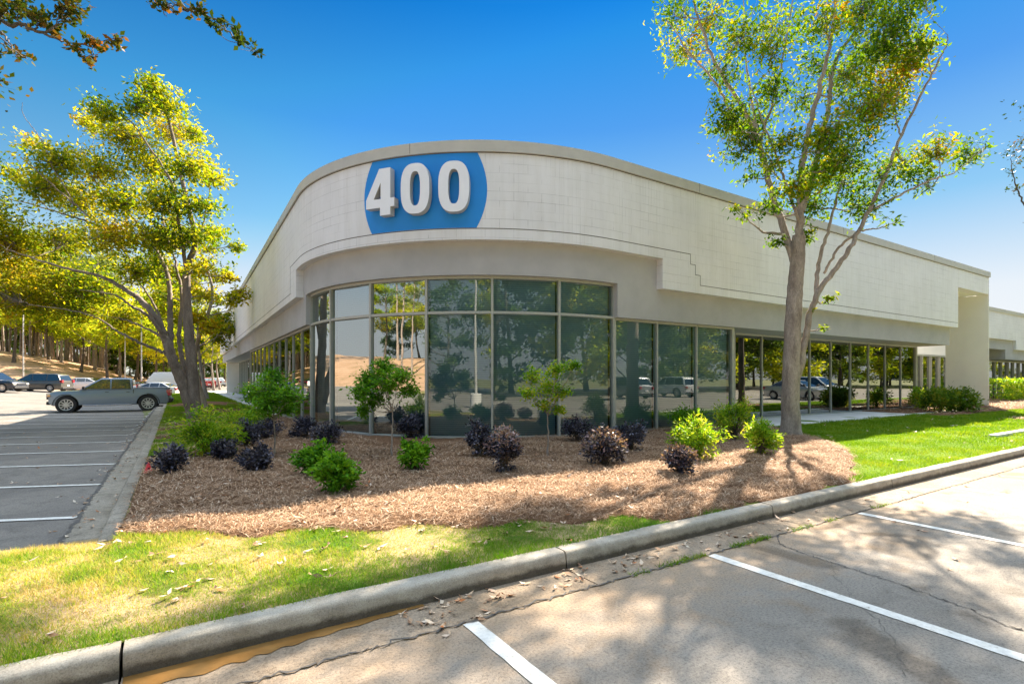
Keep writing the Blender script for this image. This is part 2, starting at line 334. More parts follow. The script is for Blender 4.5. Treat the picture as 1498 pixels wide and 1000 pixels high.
class MB:
    """collects plain faces for ONE mesh"""
    def __init__(s): s.v = []; s.f = []; s.uv = []; s.m = []
    def face(s, pts, uvs=None, mi=0):
        b = len(s.v); s.v += [tuple(p) for p in pts]; s.f.append(tuple(range(b, b+len(pts))))
        s.uv += list(uvs) if uvs is not None else [(0, 0)]*len(pts); s.m.append(mi)
    def box(s, x0, x1, y0, y1, z0, z1, mi=0):
        p = [(x, y, z) for x in (x0, x1) for y in (y0, y1) for z in (z0, z1)]
        for q in ((0, 1, 3, 2), (4, 6, 7, 5), (0, 4, 5, 1), (2, 3, 7, 6), (0, 2, 6, 4), (1, 5, 7, 3)):
            pts = [p[i] for i in q]
            ax = [0, 1, 2]
            if abs(pts[0][0]-pts[2][0]) < 1e-9: uvs = [(c[1], c[2]) for c in pts]
            elif abs(pts[0][1]-pts[2][1]) < 1e-9: uvs = [(c[0], c[2]) for c in pts]
            else: uvs = [(c[0], c[1]) for c in pts]
            s.face(pts, uvs, mi)
    def lathe(s, prof, cx=0, cy=0, n=16, axis='z', mi=0):
        for i in range(n):
            a0 = 2*math.pi*i/n; a1 = 2*math.pi*(i+1)/n
            for (r0, z0), (r1, z1) in zip(prof, prof[1:]):
                def P(r, z, a):
                    if axis == 'z': return (cx+r*math.cos(a), cy+r*math.sin(a), z)
                    return (cx+r*math.cos(a), z, cy+r*math.sin(a))      # axis y : cx,cy = x,z centre
                q = [P(r0, z0, a0), P(r0, z0, a1), P(r1, z1, a1), P(r1, z1, a0)]
                if axis != 'z': q = q[::-1]
                s.face(q, None, mi)
    def build(s, name, mat, parent=None, weld=True, smooth=None, bevel=0, normals=True):
        me = bpy.data.meshes.new(name); me.from_pydata(s.v, [], s.f)
        ul = me.uv_layers.new(name='UVMap'); ul.data.foreach_set('uv', np.array(s.uv, np.float32).ravel())
        for p, i in zip(me.polygons, s.m): p.material_index = i
        bm = bmesh.new(); bm.from_mesh(me)
        if weld: bmesh.ops.remove_doubles(bm, verts=bm.verts, dist=1e-5)
        if normals: bmesh.ops.recalc_face_normals(bm, faces=bm.faces)
        if bevel: bmesh.ops.bevel(bm, geom=[e for e in bm.edges if len(e.link_faces) == 2 and e.calc_face_angle(0) > .6], offset=bevel, segments=2, affect='EDGES', profile=.5, clamp_overlap=True)
        if smooth is not None:
            for f in bm.faces: f.smooth = True
            for e in bm.edges:
                if len(e.link_faces) == 2 and e.calc_face_angle(0) > R(smooth): e.smooth = False
        bm.to_mesh(me); bm.free()
        for mm in (mat if isinstance(mat, (list, tuple)) else [mat]): me.materials.append(mm)
        return link(name, me, parent)
def copy_tree(o, parent=None):
    c = o.copy(); C.objects.link(c)
    if parent is not None: c.parent = parent
    for ch in list(o.children): copy_tree(ch, c)
    return c
def grid(name, xs, ys, zf, mat, kind='structure', keep=None, smooth=True):
    X, Y = np.meshgrid(xs, ys, indexing='ij'); Z = zf(X, Y)
    nx, ny = X.shape; idx = np.arange(nx*ny).reshape(nx, ny)
    q = np.stack([idx[:-1, :-1], idx[1:, :-1], idx[1:, 1:], idx[:-1, 1:]], -1).reshape(-1, 4)
    if keep is not None:
        cx = (X[:-1, :-1]+X[1:, 1:])/2; cy = (Y[:-1, :-1]+Y[1:, 1:])/2; q = q[keep(cx, cy).ravel()]
        used = np.unique(q); rem = -np.ones(nx*ny, int); rem[used] = np.arange(len(used)); q = rem[q]
        V = np.stack([X.ravel(), Y.ravel(), Z.ravel()], 1)[used]
    else: V = np.stack([X.ravel(), Y.ravel(), Z.ravel()], 1)
    o = npmesh(name, V, q, mat, smooth=smooth)
    if kind: o['kind'] = kind
    return o

# ------------------------------------------------------------------ leaves and branches
def leaf_quads(P, size, r, up=.5, droop=.0, asp=.5, D=None):
    n = len(P)
    nrm = r.normal(size=(n, 3)); nrm[:, 2] = np.abs(nrm[:, 2])+up; nrm /= np.linalg.norm(nrm, axis=1)[:, None]
    d = r.normal(size=(n, 3)) if D is None else D+r.normal(size=(n, 3))*.5
    d[:, 2] -= droop
    d -= nrm*(d*nrm).sum(1)[:, None]; d /= np.linalg.norm(d, axis=1)[:, None]+1e-9
    s = np.cross(nrm, d); sz = size*r.uniform(.65, 1.3, n)[:, None]
    a = P; t = P+d*sz; m = P+d*sz*.45
    l = m+s*sz*asp*.5-nrm*sz*.07; rr = m-s*sz*asp*.5-nrm*sz*.07
    V = np.stack([a, l, t, rr], 1).reshape(-1, 3); Fq = np.arange(4*n).reshape(n, 4)
    return V, Fq
def tube(pts, rad, sides=7):
    pts = np.asarray(pts, float); rad = np.asarray(rad, float); n = len(pts)
    T = np.gradient(pts, axis=0); T /= np.linalg.norm(T, axis=1)[:, None]+1e-9
    ref = np.array([1., .2, .1]); A = np.cross(T, ref); A /= np.linalg.norm(A, axis=1)[:, None]+1e-9; B = np.cross(T, A)
    an = np.linspace(0, 2*np.pi, sides, endpoint=False)
    V = (pts[:, None]+rad[:, None, None]*(A[:, None]*np.cos(an)[None, :, None]+B[:, None]*np.sin(an)[None, :, None])).reshape(-1, 3)
    i = np.arange(n-1)[:, None]*sides; j = np.arange(sides)[None]
    q = np.stack([i+j, i+(j+1) % sides, i+sides+(j+1) % sides, i+sides+j], -1).reshape(-1, 4)
    return V, q
def smooth_line(pts, n=10, jit=0, r=None):
    pts = np.asarray(pts, float); t = np.r_[0, np.cumsum(np.linalg.norm(np.diff(pts, axis=0), axis=1))]
    # catmull-rom
    P = np.vstack([2*pts[0]-pts[1], pts, 2*pts[-1]-pts[-2]]); out = []
    for k in range(1, len(P)-2):
        for u in np.linspace(0, 1, n, endpoint=False):
            a, b, c, d = P[k-1], P[k], P[k+1], P[k+2]
            out.append(.5*((2*b)+(-a+c)*u+(2*a-5*b+4*c-d)*u*u+(-a+3*b-3*c+d)*u**3))
    out.append(P[-2]); out = np.array(out)
    if jit and r is not None: out[1:-1] += r.normal(size=out[1:-1].shape)*jit
    return out
class Geo:
    def __init__(s): s.V = []; s.F = []; s.n = 0
    def add(s, V, Fq): s.V.append(V); s.F.append(Fq+s.n); s.n += len(V)
    def build(s, name, mat, parent, smooth=False):
        return npmesh(name, np.vstack(s.V), np.vstack(s.F), mat, parent, smooth)
def make_tree(name, base, limbs, clusters, leafmat_, barkmat, seed, leaf=.1, label=None, cat='tree', group=None, flat=.7, dens=1.0, twig=.012, asp=.5, droop=.5, spread=.45):
    """limbs: list of (points, r0, r1) in world coords; clusters: (centre, radius, leafcount)"""
    r = np.random.default_rng(seed); base = np.asarray(base, float)
    root = empty(name, base, 0, label, cat, group)
    W = Geo(); LV = Geo(); nodes = []; nrad = []
    for i, (pts, r0, r1) in enumerate(limbs):
        pts = smooth_line(np.asarray(pts, float)-base, 8, .012 if i else .006, r); rad = np.linspace(r0, r1, len(pts))
        if i == 0: rad[:5] *= np.array([1.5, 1.28, 1.14, 1.06, 1.02])
        W.add(*tube(pts, rad, 12 if r0 > .1 else 7)); nodes.append(pts[2:]); nrad.append(rad[2:])
    ND = np.vstack(nodes); NR = np.concatenate(nrad)
    big = NR < max(.12, NR.max()*.7); ND = ND[big]; NR = NR[big]
    for (c, rad, n) in clusters:
        c = np.asarray(c, float)-base; n = int(n*dens)
        dd = np.linalg.norm(ND-c, axis=1)+np.clip(ND[:, 2]-c[2]+.3*rad, 0, 9)*1.5; j = int(np.argmin(dd)); p0 = ND[j]
        mid = (p0+c)/2+r.normal(size=3)*.08*np.linalg.norm(c-p0)+np.array([0, 0, -.06*np.linalg.norm(c-p0)])
        br = smooth_line([p0, mid, c], 6, .01, r); br0 = min(NR[j]*.7, .012+.012*np.linalg.norm(c-p0)+twig*.6)
        W.add(*tube(br, np.linspace(br0, twig*.7, len(br)), 5))
        nt_ = max(4, int(n/14)); per = max(3, n//nt_)
        for k in range(nt_):
            s0 = br[r.integers(len(br)//2, len(br))]; dv = r.normal(size=3); dv /= np.linalg.norm(dv)
            rr = rad*r.uniform(.35, 1.0)**.8*(1.15 if r.random() < .2 else 1); e = c+dv*rr*np.array([1, 1, flat])
            q = np.array([s0, (s0+e)/2+r.normal(size=3)*.06*rad, e]); W.add(*tube(q, [twig*.55, twig*.4, twig*.2], 3))
            t = r.uniform(.35, 1.12, per)[:, None]; P = s0*(1-t)+e*t+r.normal(size=(per, 3))*rad*spread*.34*np.array([1, 1, .6])
            LV.add(*leaf_quads(P, leaf, r, .5, droop, asp))
    W.build('trunk', barkmat, root, True)
    if LV.n: LV.build('crown', leafmat_, root)
    return root

def auto_tree(name, base, h, cr, seed, lm, bm_, nleaf=5000, leaf=.3, label=None, group=None, low=.3, trunk_r=None, lean=(0, 0), ncl=40, flat=.75, cat='tree', conic=0):
    r = np.random.default_rng(seed); b = np.asarray(base, float); tr = trunk_r or h*.016
    top = b+np.array([lean[0], lean[1], h*.92])
    trunk = [b+np.array([0, 0, -.15]), b+(top-b)*.3+r.normal(size=3)*.02*h*np.array([1, 1, 0]), b+(top-b)*.65+r.normal(size=3)*.03*h*np.array([1, 1, 0]), top]
    limbs = [(trunk, tr, tr*.2)]
    TL = smooth_line(trunk, 8)
    for i in range(9):
        t = r.uniform(low, .85); s = TL[int(t*(len(TL)-1))]; a = r.uniform(0, 2*np.pi)+i*2.4
        reach = cr*(1-.5*max(0, t-.3))*r.uniform(.55, .8)
        e = s+np.array([math.cos(a)*reach, math.sin(a)*reach, reach*r.uniform(.35, .9)])
        limbs.append(([s, (s+e)/2+np.array([0, 0, -.08*reach]), e], tr*.42*(1-t*.5), tr*.08))
    cl = []
    zc = h*(low+1)/2; hz = h*(1-low)/2
    for i in range(ncl):
        dv = r.normal(size=3); dv /= np.linalg.norm(dv); rr = r.uniform(.3, 1)**.5
        x = dv[0]*cr*rr; y = dv[1]*cr*rr; z = dv[2]*hz*rr
        if conic: f = 1-conic*(z/hz+1)/2; x *= f; y *= f
        cl.append((b+np.array([x, y, zc+z])+np.array([lean[0], lean[1], 0])*.7, cr*.27*r.uniform(.7, 1.3), nleaf/ncl))
    return make_tree(name, b, limbs, cl, lm, bm_, seed, leaf, label, cat, group, flat=flat, twig=.02, spread=.6)

# ================================================================== SETTING
def axis(a, b, step): return np.linspace(a, b, max(2, int(round((b-a)/step))+1))
# ground sheet to the horizon, polar round the camera
def polar(name, rhos, ths, zf, mat):
    Rr, T = np.meshgrid(rhos, ths, indexing='ij')
    X = Rr*np.cos(T); Y = Rr*np.sin(T); Z = zf(X, Y, Rr, T)
    nx, ny = X.shape; idx = np.arange(nx*ny).reshape(nx, ny)
    q = np.stack([idx[:-1, :-1], idx[1:, :-1], idx[1:, 1:], idx[:-1, 1:]], -1).reshape(-1, 4)
    o = npmesh(name, np.stack([X.ravel(), Y.ravel(), Z.ravel()], 1), q, mat, smooth=True); o['kind'] = 'structure'; return o
polar('ground', np.r_[0.01, 5, 10, 20, 26, 32, 38, 44, 50, 58, 66, 76, 100, 200, 500, 1500], np.linspace(0, 2*np.pi, 97), lambda X, Y, Rr, T: rise(X, Y)-.08-ss(150, 1500, Rr)*2, M['ground'])
# straw covered bank beyond the car park, from ahead-left round to behind the camera
TH0, TH1 = R(90-32.5+31), R(208)
def bank_h(T):
    u = np.degrees(T)-57.5          # degrees left of the view axis
    return 1.0+4.5*ss(31, 47, u)
def bank_z(X, Y, Rr, T):
    w = .35*np.sin(X*.11)*np.cos(Y*.13)+.2*np.sin(X*.31+Y*.27)
    u = np.degrees(T)-57.5; r0 = 76-24*ss(60, 110, u)
    return np.where(Rr < r0+.5, rise(X, Y)-.04, rise(X, Y)+.02+bank_h(T)*ss(r0, r0+34, Rr)+w*ss(r0, r0+12, Rr)*.8)
polar('hillside', np.r_[50, 53, 56, 60, 64, 68, 72, 76, 78, 80, 83, 86, 90, 95, 100, 108, 120, 150, 200], np.linspace(TH0, TH1, 150), bank_z, M['hill'])
def bankz_at(x, y):
    rr = math.hypot(x, y); t = math.atan2(y, x) % (2*math.pi)
    if not (TH0 < t < TH1): return float(rise(x, y))
    return float(bank_z(np.array(x), np.array(y), np.array(rr), np.array(t)))

YK, YB, YG = 3.47, 3.6, 3.07        # front kerb face, kerb back, gutter seam
XA, XK, XB = -.95, -.62, -.46       # left asphalt edge, kerb face, kerb back
grid('parking_lot', axis(-45, 90, 2.5), axis(-48, YG, 1.5), lambda X, Y: X*0, M['lot'])
grid('side_parking_lot', np.r_[axis(-62, -2.0, 1.2), -1.6, -1.35, -1.25, -1.17, -1.1, -1.03, XA], np.r_[axis(6.12, 24, 1.2), axis(25, 74, 1.4)], lambda X, Y: rise(X, Y)+.004, M['asphalt'],
     keep=lambda x, y: np.hypot(x, y) < 75.5)
grid('driveway', axis(XA, 46, 4), axis(70, 120, 5), lambda X, Y: X*0+.0, M['asphalt'])
# gutters
g = MB(); x = -45
while x < 90:
    x1 = min(90, x+3.0-.012) if x != -45 else -45+2.74
    g.box(x, x1, YG, YK+.02, -.06, .006); x = x1+.012
o = g.build('gutter', M['gutter']); o['kind'] = 'structure'
g = MB(); y = 6.05
while y < 70:
    g.box(XA, XK+.02, y, y+2.99, -.06, .01); y += 3.0
g.box(-45, XA+.02, 5.75, 6.12, -.06, .012)
o = g.build('side_gutter', M['gutter_old']); o['kind'] = 'structure'
# kerbs : rolled profile swept along straight lengths with open joints
def kerb_piece(m, p0, p1, inward, h=.15, w=.16):
    p0 = np.array(p0, float); p1 = np.array(p1, float); nrm = np.array(inward, float)
    prof = [(0, -.06), (.003, h*.5), (.008, h-.035), (.014, h-.016), (.026, h-.004), (.04, h), (w-.01, h+.003), (w, h-.006), (w, -.06)]
    r = np.random.default_rng(int(abs(p0.sum())*100)); k = 8
    ts = np.linspace(0, 1, k+1); wob = r.normal(size=(k+1, len(prof)))*.0025
    rows = [[(*(p0+(p1-p0)*t+nrm*(a+wob[i, j])), b+wob[i, j]*.7) for j, (a, b) in enumerate(prof)] for i, t in enumerate(ts)]
    for i in range(k):
        for j in range(len(prof)-1): m.face([rows[i][j], rows[i+1][j], rows[i+1][j+1], rows[i][j+1]])
    m.face(rows[0]); m.face(rows[-1][::-1])
kb = MB(); xs = [-.25+3.0*i for i in range(-12, 29)]
for a, b in zip(xs, xs[1:]): kerb_piece(kb, (a+.008, YK), (b-.008, YK), (0, 1))
o = kb.build('kerb', M['curb'], smooth=50); o['kind'] = 'structure'
kb = MB(); ys = [5.9+3.05*i for i in range(0, 18)]
for a, b in zip(ys, ys[1:]): kerb_piece(kb, (XK, a+.01), (XK, b-.01), (1, 0))
o = kb.build('side_kerb', M['gutter_old'], smooth=50); o['kind'] = 'structure'
# lawn
xs_ = np.unique(np.r_[axis(-40, XB, 1.0), axis(XB, 20, .33), axis(20, 46, .8)]); ys_ = np.unique(np.r_[axis(YB+.02, 6.1, .25), axis(6.1, 14, .4), axis(14, 60, 1.2)])
grid('lawn', xs_, ys_, lambda X, Y: lawn_z(X, Y)-.012, M['lawn'], keep=lambda x, y: ((x > XB) | (y < 6.1)) & ~((y > 11) & (x > 4)))
# mulch bed
BED = [(-.50, 5.95), (.1, 5.42), (1.16, 4.94), (2.0, 4.62), (3.0, 4.28), (3.9, 3.95), (4.35, 3.62), (7.9, 3.62), (8.6, 3.9), (9.5, 4.3), (10.4, 4.75), (11.4, 5.5), (12.3, 6.3), (13.2, 7.4), (14.2, 8.6), (14.3, 9.8), (9, 9.9), (4.8, 11.6), (3.5, 14), (3.3, 20), (2.6, 21), (2.2, 17), (1.6, 14.2), (.4, 12.3), (-.50, 11.6)]
def inpoly(px, py, poly):
    px = np.asarray(px); py = np.asarray(py); c = np.zeros(px.shape, bool); n = len(poly)
    for i in range(n):
        x0, y0 = poly[i]; x1, y1 = poly[(i+1) % n]
        if y0 == y1: continue
        c ^= ((y0 > py) != (y1 > py)) & (px < (x1-x0)*(py-y0)/(y1-y0)+x0)
    return c
def wob(x, y): return .05*np.sin(x*7.3+y*2)+.04*np.sin(y*9.1-x*3)+.03*np.sin(x*17+y*13)
BARE = [(1.3, 19.5, 1.5, 2.0), (.3, 15.6, .9, .45), (.2, 18.0, .8, .5), (1.4, 25.5, 1.3, 1.6), (1.2, 33, 1.6, 3), (24.5, 4.9, 1.5, 1.2)]
def in_mulch(x, y):
    x = np.asarray(x, float); y = np.asarray(y, float); w = wob(x, y)
    m = inpoly(x+w*.6, y+w, BED)
    for (a, b, c, d) in BARE: m |= ((x-a)/c)**2+((y-b)/d)**2 < 1+w*4
    m |= (x > 24) & (y > 7.6+w) & (y < 13) & ~((x < 31) & (y < 8.9) & (y > 8.5))
    m |= (x > 36) & (y > 6.2+w)
    return m & (x > XB+.0) & ~((x < 1e-9) & (y > 6.1) & (x < XB))
def mfade(X, Y):
    a = 0
    for k in range(8):
        for rd in (.07, .15): a = a+in_mulch(X+rd*math.cos(k*.785), Y+rd*math.sin(k*.785))
    return a/16.0
def mulch_z(X, Y):
    f = np.clip(mfade(X, Y)*1.6-.6, 0, 1)
    return lawn_z(X, Y)-.02*(1-f)+f*(.022+.014*np.sin(X*5.1+1)*np.cos(Y*4.3)+.010*np.sin(X*11.3)*np.sin(Y*13.7+2))
grid('mulch_bed', axis(-.45, 14.6, .07), axis(3.62, 21.2, .07), mulch_z, M['mulch'], keep=lambda x, y: in_mulch(x, y) & (x < 14.6))
grid('mulch_strip', axis(23, 46, .25), axis(3.7, 13, .25), mulch_z, M['mulch'], keep=in_mulch)
grid('bare_soil', axis(-.45, 3.0, .12), axis(21.2, 37, .12), mulch_z, M['mulch'], keep=in_mulch)
# parking stripes
def stripe(name, p0, p1, w, z):
    p0 = np.array(p0, float); p1 = np.array(p1, float); d = (p1-p0)/np.linalg.norm(p1-p0); n = np.array([-d[1], d[0]])*w/2
    k = max(2, int(np.linalg.norm(p1-p0)/.12)); r = np.random.default_rng(int(abs(p0[0]*31+p0[1]*17)*10))
    V = []; 
    for t in np.linspace(0, 1, k+1):
        c = p0+(p1-p0)*t
        for s in (-1, 1):
            q = c+n*s*(1+r.normal()*.03); V.append((q[0], q[1], float(rise(q[0], q[1]))+z))
    V = np.array(V); i = np.arange(k)*2
    o = npmesh(name, V, np.stack([i, i+1, i+3, i+2], 1), M['paint']); o['kind'] = 'structure'; return o
for xs0 in [-3.9, -1.15, 1.62, 4.08, 6.83, 9.6, 12.35, 15.1, 17.85, 20.6, 23.35, 26.1, 28.85, 31.6, 34.35, 37.1, 39.85, 42.6]:
    stripe('parking_line', (xs0, YG-.02), (xs0-.0, -2.3), .105, .005)
for xs0 in np.arange(-20, 60, 2.75): stripe('parking_line', (xs0, -9.2), (xs0, -14.2), .105, .005)
DL = np.array([-.927, .375])
yy = [7.75, 9.97, 12.2, 14.35, 16.6, 18.9, 21.3, 23.6, 25.9, 28.2, 30.6, 33, 35.4, 37.8, 40.2, 42.6]
for k, y0 in enumerate(yy):
    p = np.array([XA-.02, y0]); stripe('parking_line', p, p+DL*5.6, .10, .014)
for k in range(12):
    p = np.array([-24.0, 22+k*2.6]); stripe('parking_line', p, p+DL*5.2, .10, .02)
# crack and weeds, puddle
def ribbon_on(name, pts, w, z, mat, seed, kind='structure'):
    r = np.random.default_rng(seed); P = smooth_line([(a, b, 0) for a, b in pts], 14); P[:, :2] += r.normal(size=(len(P), 2))*.012
    T = np.gradient(P, axis=0); T /= np.linalg.norm(T, axis=1)[:, None]; Nn = np.stack([-T[:, 1], T[:, 0]], 1)
    ww = w*(.4+r.random(len(P)))[:, None]
    V = np.concatenate([np.c_[P[:, :2]-Nn*ww, np.full(len(P), z)], np.c_[P[:, :2]+Nn*ww, np.full(len(P), z)]]); n = len(P); i = np.arange(n-1)
    o = npmesh(name, V, np.stack([i, i+1, n+i+1, n+i], 1), mat); o['kind'] = kind; return o
hp = lambda px, py: tuple(hit(px, py)[0][:2])
crk = [hp(*p) for p in [(1138, 783), (1142, 796), (1165, 806), (1215, 822), (1262, 838), (1310, 853), (1362, 872), (1420, 893), (1470, 915), (1498, 924)]]
ribbon_on('pavement_crack', crk, .006, .0045, M['joint'], 1)
ribbon_on('pavement_crack', [hp(*p) for p in [(1215, 822), (1240, 868), (1300, 925), (1330, 990)]], .0016, .0045, M['joint'], 4)
ribbon_on('asphalt_edge', [(XA+.012*math.sin(y*2.7), y) for y in np.arange(6.2, 40, .5)], .02, .0145, M['joint'], 3)
ribbon_on('gutter_seam', [(x, YG+.005*math.sin(x*3)) for x in np.arange(-3, 30, .5)], .008, .0095, M['joint'], 2)
def puddle_mesh():
    a = [hp(180, 999), hp(330, 985), hp(400, 968), hp(470, 950), hp(560, 927), hp(640, 907)]
    V = []; 
    P = smooth_line([(p[0], p[1], 0) for p in a], 8)
    for i, p in enumerate(P):
        t = i/(len(P)-1); w = .16*(1-t)+.015; V += [(p[0], YK+.012, .0105), (p[0], YK-.02-w*(1+.15*math.sin(i*1.3)), .0105)]
    n = len(P); i = np.arange(n-1)*2; o = npmesh('puddle', np.array(V), np.stack([i, i+1, i+3, i+2], 1), M['water']); o['kind'] = 'structure'
puddle_mesh()
stub = MB(); stub.box(16.6, 21.5, 4.40, 4.56, .1, .24)
o = stub.build('path', M['slab'], bevel=.01); o['kind'] = 'structure'

# ================================================================== OFFICE BUILDING
R0 = 5.6; CC = (8.8, 15.27); DEL = R(.95); A_END = math.pi/2+DEL; S_ARC = -R0*A_END
S_LEFT = S_ARC-42.6; S_RIGHT = 25.2
def path(s, off):
    if s >= 0: return (CC[0]+s, CC[1]-R0-off)
    a = min(-s/R0, A_END); n = (-math.sin(a), -math.cos(a)); x = CC[0]+(R0+off)*n[0]; y = CC[1]+(R0+off)*n[1]
    if -s/R0 > A_END:
        t = -s-R0*A_END; x += math.sin(DEL)*t; y += math.cos(DEL)*t
    return (x, y)
def proj(x, y, z):
    d = x*FW[0]+y*FW[1]; l = x*RT[0]+y*RT[1]; return CX+F*l/d, HY-(z-CH)*F/d
def s_at(px, off, lo=-50, hi=27):
    ss_ = np.linspace(lo, hi, 7000); best = min(ss_, key=lambda s: abs(proj(*path(s, off), 3)[0]-px)); return float(best)
def srange(a, b):
    pts = [a]; 
    for s in np.arange(math.floor(S_ARC/.22)*.22, .01, .22):
        if a+1e-3 < s < b-1e-3: pts.append(float(s))
    for s in (S_ARC, 0.0):
        if a+1e-3 < s < b-1e-3 and all(abs(s-p) > .02 for p in pts): pts.append(s)
    pts.append(b); return sorted(pts)
def ribbon(m, a, b, z0, z1, o0, o1, ztop=None, caps=True):
    P = srange(a, b)
    for s0, s1 in zip(P, P[1:]):
        A, B = path(s0, o1), path(s1, o1); Ai, Bi = path(s0, o0), path(s1, o0)
        m.face([(*A, z0), (*B, z0), (*B, z1), (*A, z1)], [(s0, z0), (s1, z0), (s1, z1), (s0, z1)])
        m.face([(*Bi, z0), (*Ai, z0), (*Ai, z1), (*Bi, z1)], [(s1, z0), (s0, z0), (s0, z1), (s1, z1)])
        m.face([(*A, z1), (*B, z1), (*Bi, z1), (*Ai, z1)], [(s0, 0), (s1, 0), (s1, .3), (s0, .3)])
        m.face([(*Ai, z0), (*Bi, z0), (*B, z0), (*A, z0)], [(s0, 0), (s1, 0), (s1, .3), (s0, .3)])
    if caps:
        for s in (a, b):
            A, Ai = path(s, o1), path(s, o0); m.face([(*A, z0), (*Ai, z0), (*Ai, z1), (*A, z1)], [(o1, z0), (o0, z0), (o0, z1), (o1, z1)])
HT, CP = 6.85, 6.60
ZP, ZC, ZB, ZF = 3.90, 4.67, 3.10, .22
OP = .36                                # panel face offset
sPR = s_at(969.5, OP); sPL = s_at(432.8, OP, -30, -4)
root = empty('office_building', (8.8, 15.27, 0), 0, 'long white block office building with a curved dark glass corner and the number 400', 'building')
def bpart(mb, name, mat, parent=root, **k):
    o = mb.build(name, mat, None, **k); o.parent = parent
    o.matrix_parent_inverse = Matrix.Translation((-8.8, -15.27, 0)) if parent is root else Matrix.Identity(4)
    return o
p = MB()
ribbon(p, S_LEFT, sPL, ZP, CP, OP-.45, OP); ribbon(p, sPL, sPR, ZC, CP, OP-.45, OP); ribbon(p, sPR, 21.25, ZP, CP, OP-.45, OP)
ribbon(p, 21.25, S_RIGHT, 5.75, CP, OP-.45, OP)
bpart(p, 'wall_panel', M['panel'], smooth=30)
cp = MB(); ribbon(cp, S_LEFT-.06, S_RIGHT+.06, CP, HT, OP-.6, OP+.05); 
bpart(cp, 'coping', M['coping'], smooth=30)
j = MB(); J = OP+.003
sj = s_at(1010, OP); sjl = s_at(425, OP, -30, -4)
ribbon(j, sjl, sj, 4.905, 4.922, OP-.01, J)
ribbon(j, sj, sj+.015, 4.64, 4.922, OP-.01, J); ribbon(j, sj, sj+.2, 4.64, 4.655, OP-.01, J)
ribbon(j, sj+.2, sj+.215, 4.375, 4.655, OP-.01, J); ribbon(j, sj+.2, sj+.4, 4.375, 4.39, OP-.01, J)
ribbon(j, sj+.4, sj+.415, 4.11, 4.39, OP-.01, J); ribbon(j, sj+.4, 21.2, 4.11, 4.125, OP-.01, J)
ribbon(j, sjl-.015, sjl, 4.11, 4.922, OP-.01, J); ribbon(j, S_LEFT+.05, sjl, 4.11, 4.125, OP-.01, J)
ribbon(j, S_LEFT, S_RIGHT, CP-.018, CP-.001, OP-.01, J+.004)
for s in (-20, -12.3, -4.6, 3.1, 10.8, 18.5): ribbon(j, s, s+.008, CP+.02, HT-.002, OP, OP+.0535)
bpart(j, 'reveal_joint', M['joint'])
# grey stucco band
BO = .15; sUL = s_at(455.5, 0, -30, -5); sUR = s_at(897, 0)
b = MB(); SB = 20.9
ribbon(b, S_LEFT+.1, sUL, ZB, ZP+.05, -1.25, BO); ribbon(b, sUL, sUR, 3.93, ZC+.05, -1.25, BO); ribbon(b, sUR, SB, ZB, ZP+.05, -1.25, BO)
ribbon(b, sPL-.02, sUL, ZP+.05, ZC+.05, -.3, BO) if sPL < sUL else ribbon(b, sUL, sPL, ZP, ZC, -.3, BO)
ribbon(b, sUR, sPR+.02, ZP+.05, ZC+.05, -.3, BO)
bpart(b, 'fascia_band', M['band'], smooth=30)
# roof
rf = MB(); P = [path(s, -.2) for s in srange(S_LEFT+.1, S_RIGHT)]; rf.face([(x, y, 6.35) for x, y in P]+[(34.2, 58, 6.35)])
bpart(rf, 'roof', M['roof'])
# windows : s positions of mullions
mpx = [484.5, 542.5, 624, 720, 818, 897, 961, 1019, 1070.5]
mull = [s_at(x, .0, -30, 10) for x in mpx]
left = [sUL]; 
mullL = [sUL-1.56*i for i in range(0, 12)]           # flush windows along the left wing
REC = -1.03
recR = [mull[-1]+.1+1.56*i*.985 for i in range(0, 11)]
recL = [mullL[-1]-1.56*i for i in range(0, 17)]
wroot_inv = Matrix.Translation((-8.8, -15.27, 0))
def window(a, b, zb, zt, off, transom=None, glass='glass', last=False, blind='blind', w=.055, pr=1.0):
    fr = MB()
    ribbon(fr, a-w/2, a+w/2, zb, zt, off-.10*pr, off+.035*pr)
    if last: ribbon(fr, b-w/2, b+w/2, zb, zt, off-.10, off+.035)
    be = b-w/2
    ribbon(fr, a+w/2, be, zt-.06, zt, off-.10, off+.03); ribbon(fr, a+w/2, be, zb, zb+.045, off-.10, off+.03)
    if transom: ribbon(fr, a+w/2, be, transom-.03, transom+.03, off-.10, off+.025)
    f = bpart(fr, 'window', M['frame'])
    g = MB(); A, B = path(a, off-.03), path(b, off-.03)
    r2 = random.random()*.004
    g.face([(*A, zb), (B[0]+r2, B[1]-r2, zb), (B[0]+r2, B[1]-r2, zt), (*A, zt)])
    bpart(g, 'pane', M[glass], f, normals=False)
    g = MB(); A, B = path(a+.03, off-.16), path(b-.03, off-.16); g.face([(*A, zb+.01), (*B, zb+.01), (*B, zt-.01), (*A, zt-.01)])
    bpart(g, 'blind', M[blind], f, normals=False)  # behind dark glass this near-black sheet paints the dark room, no blind
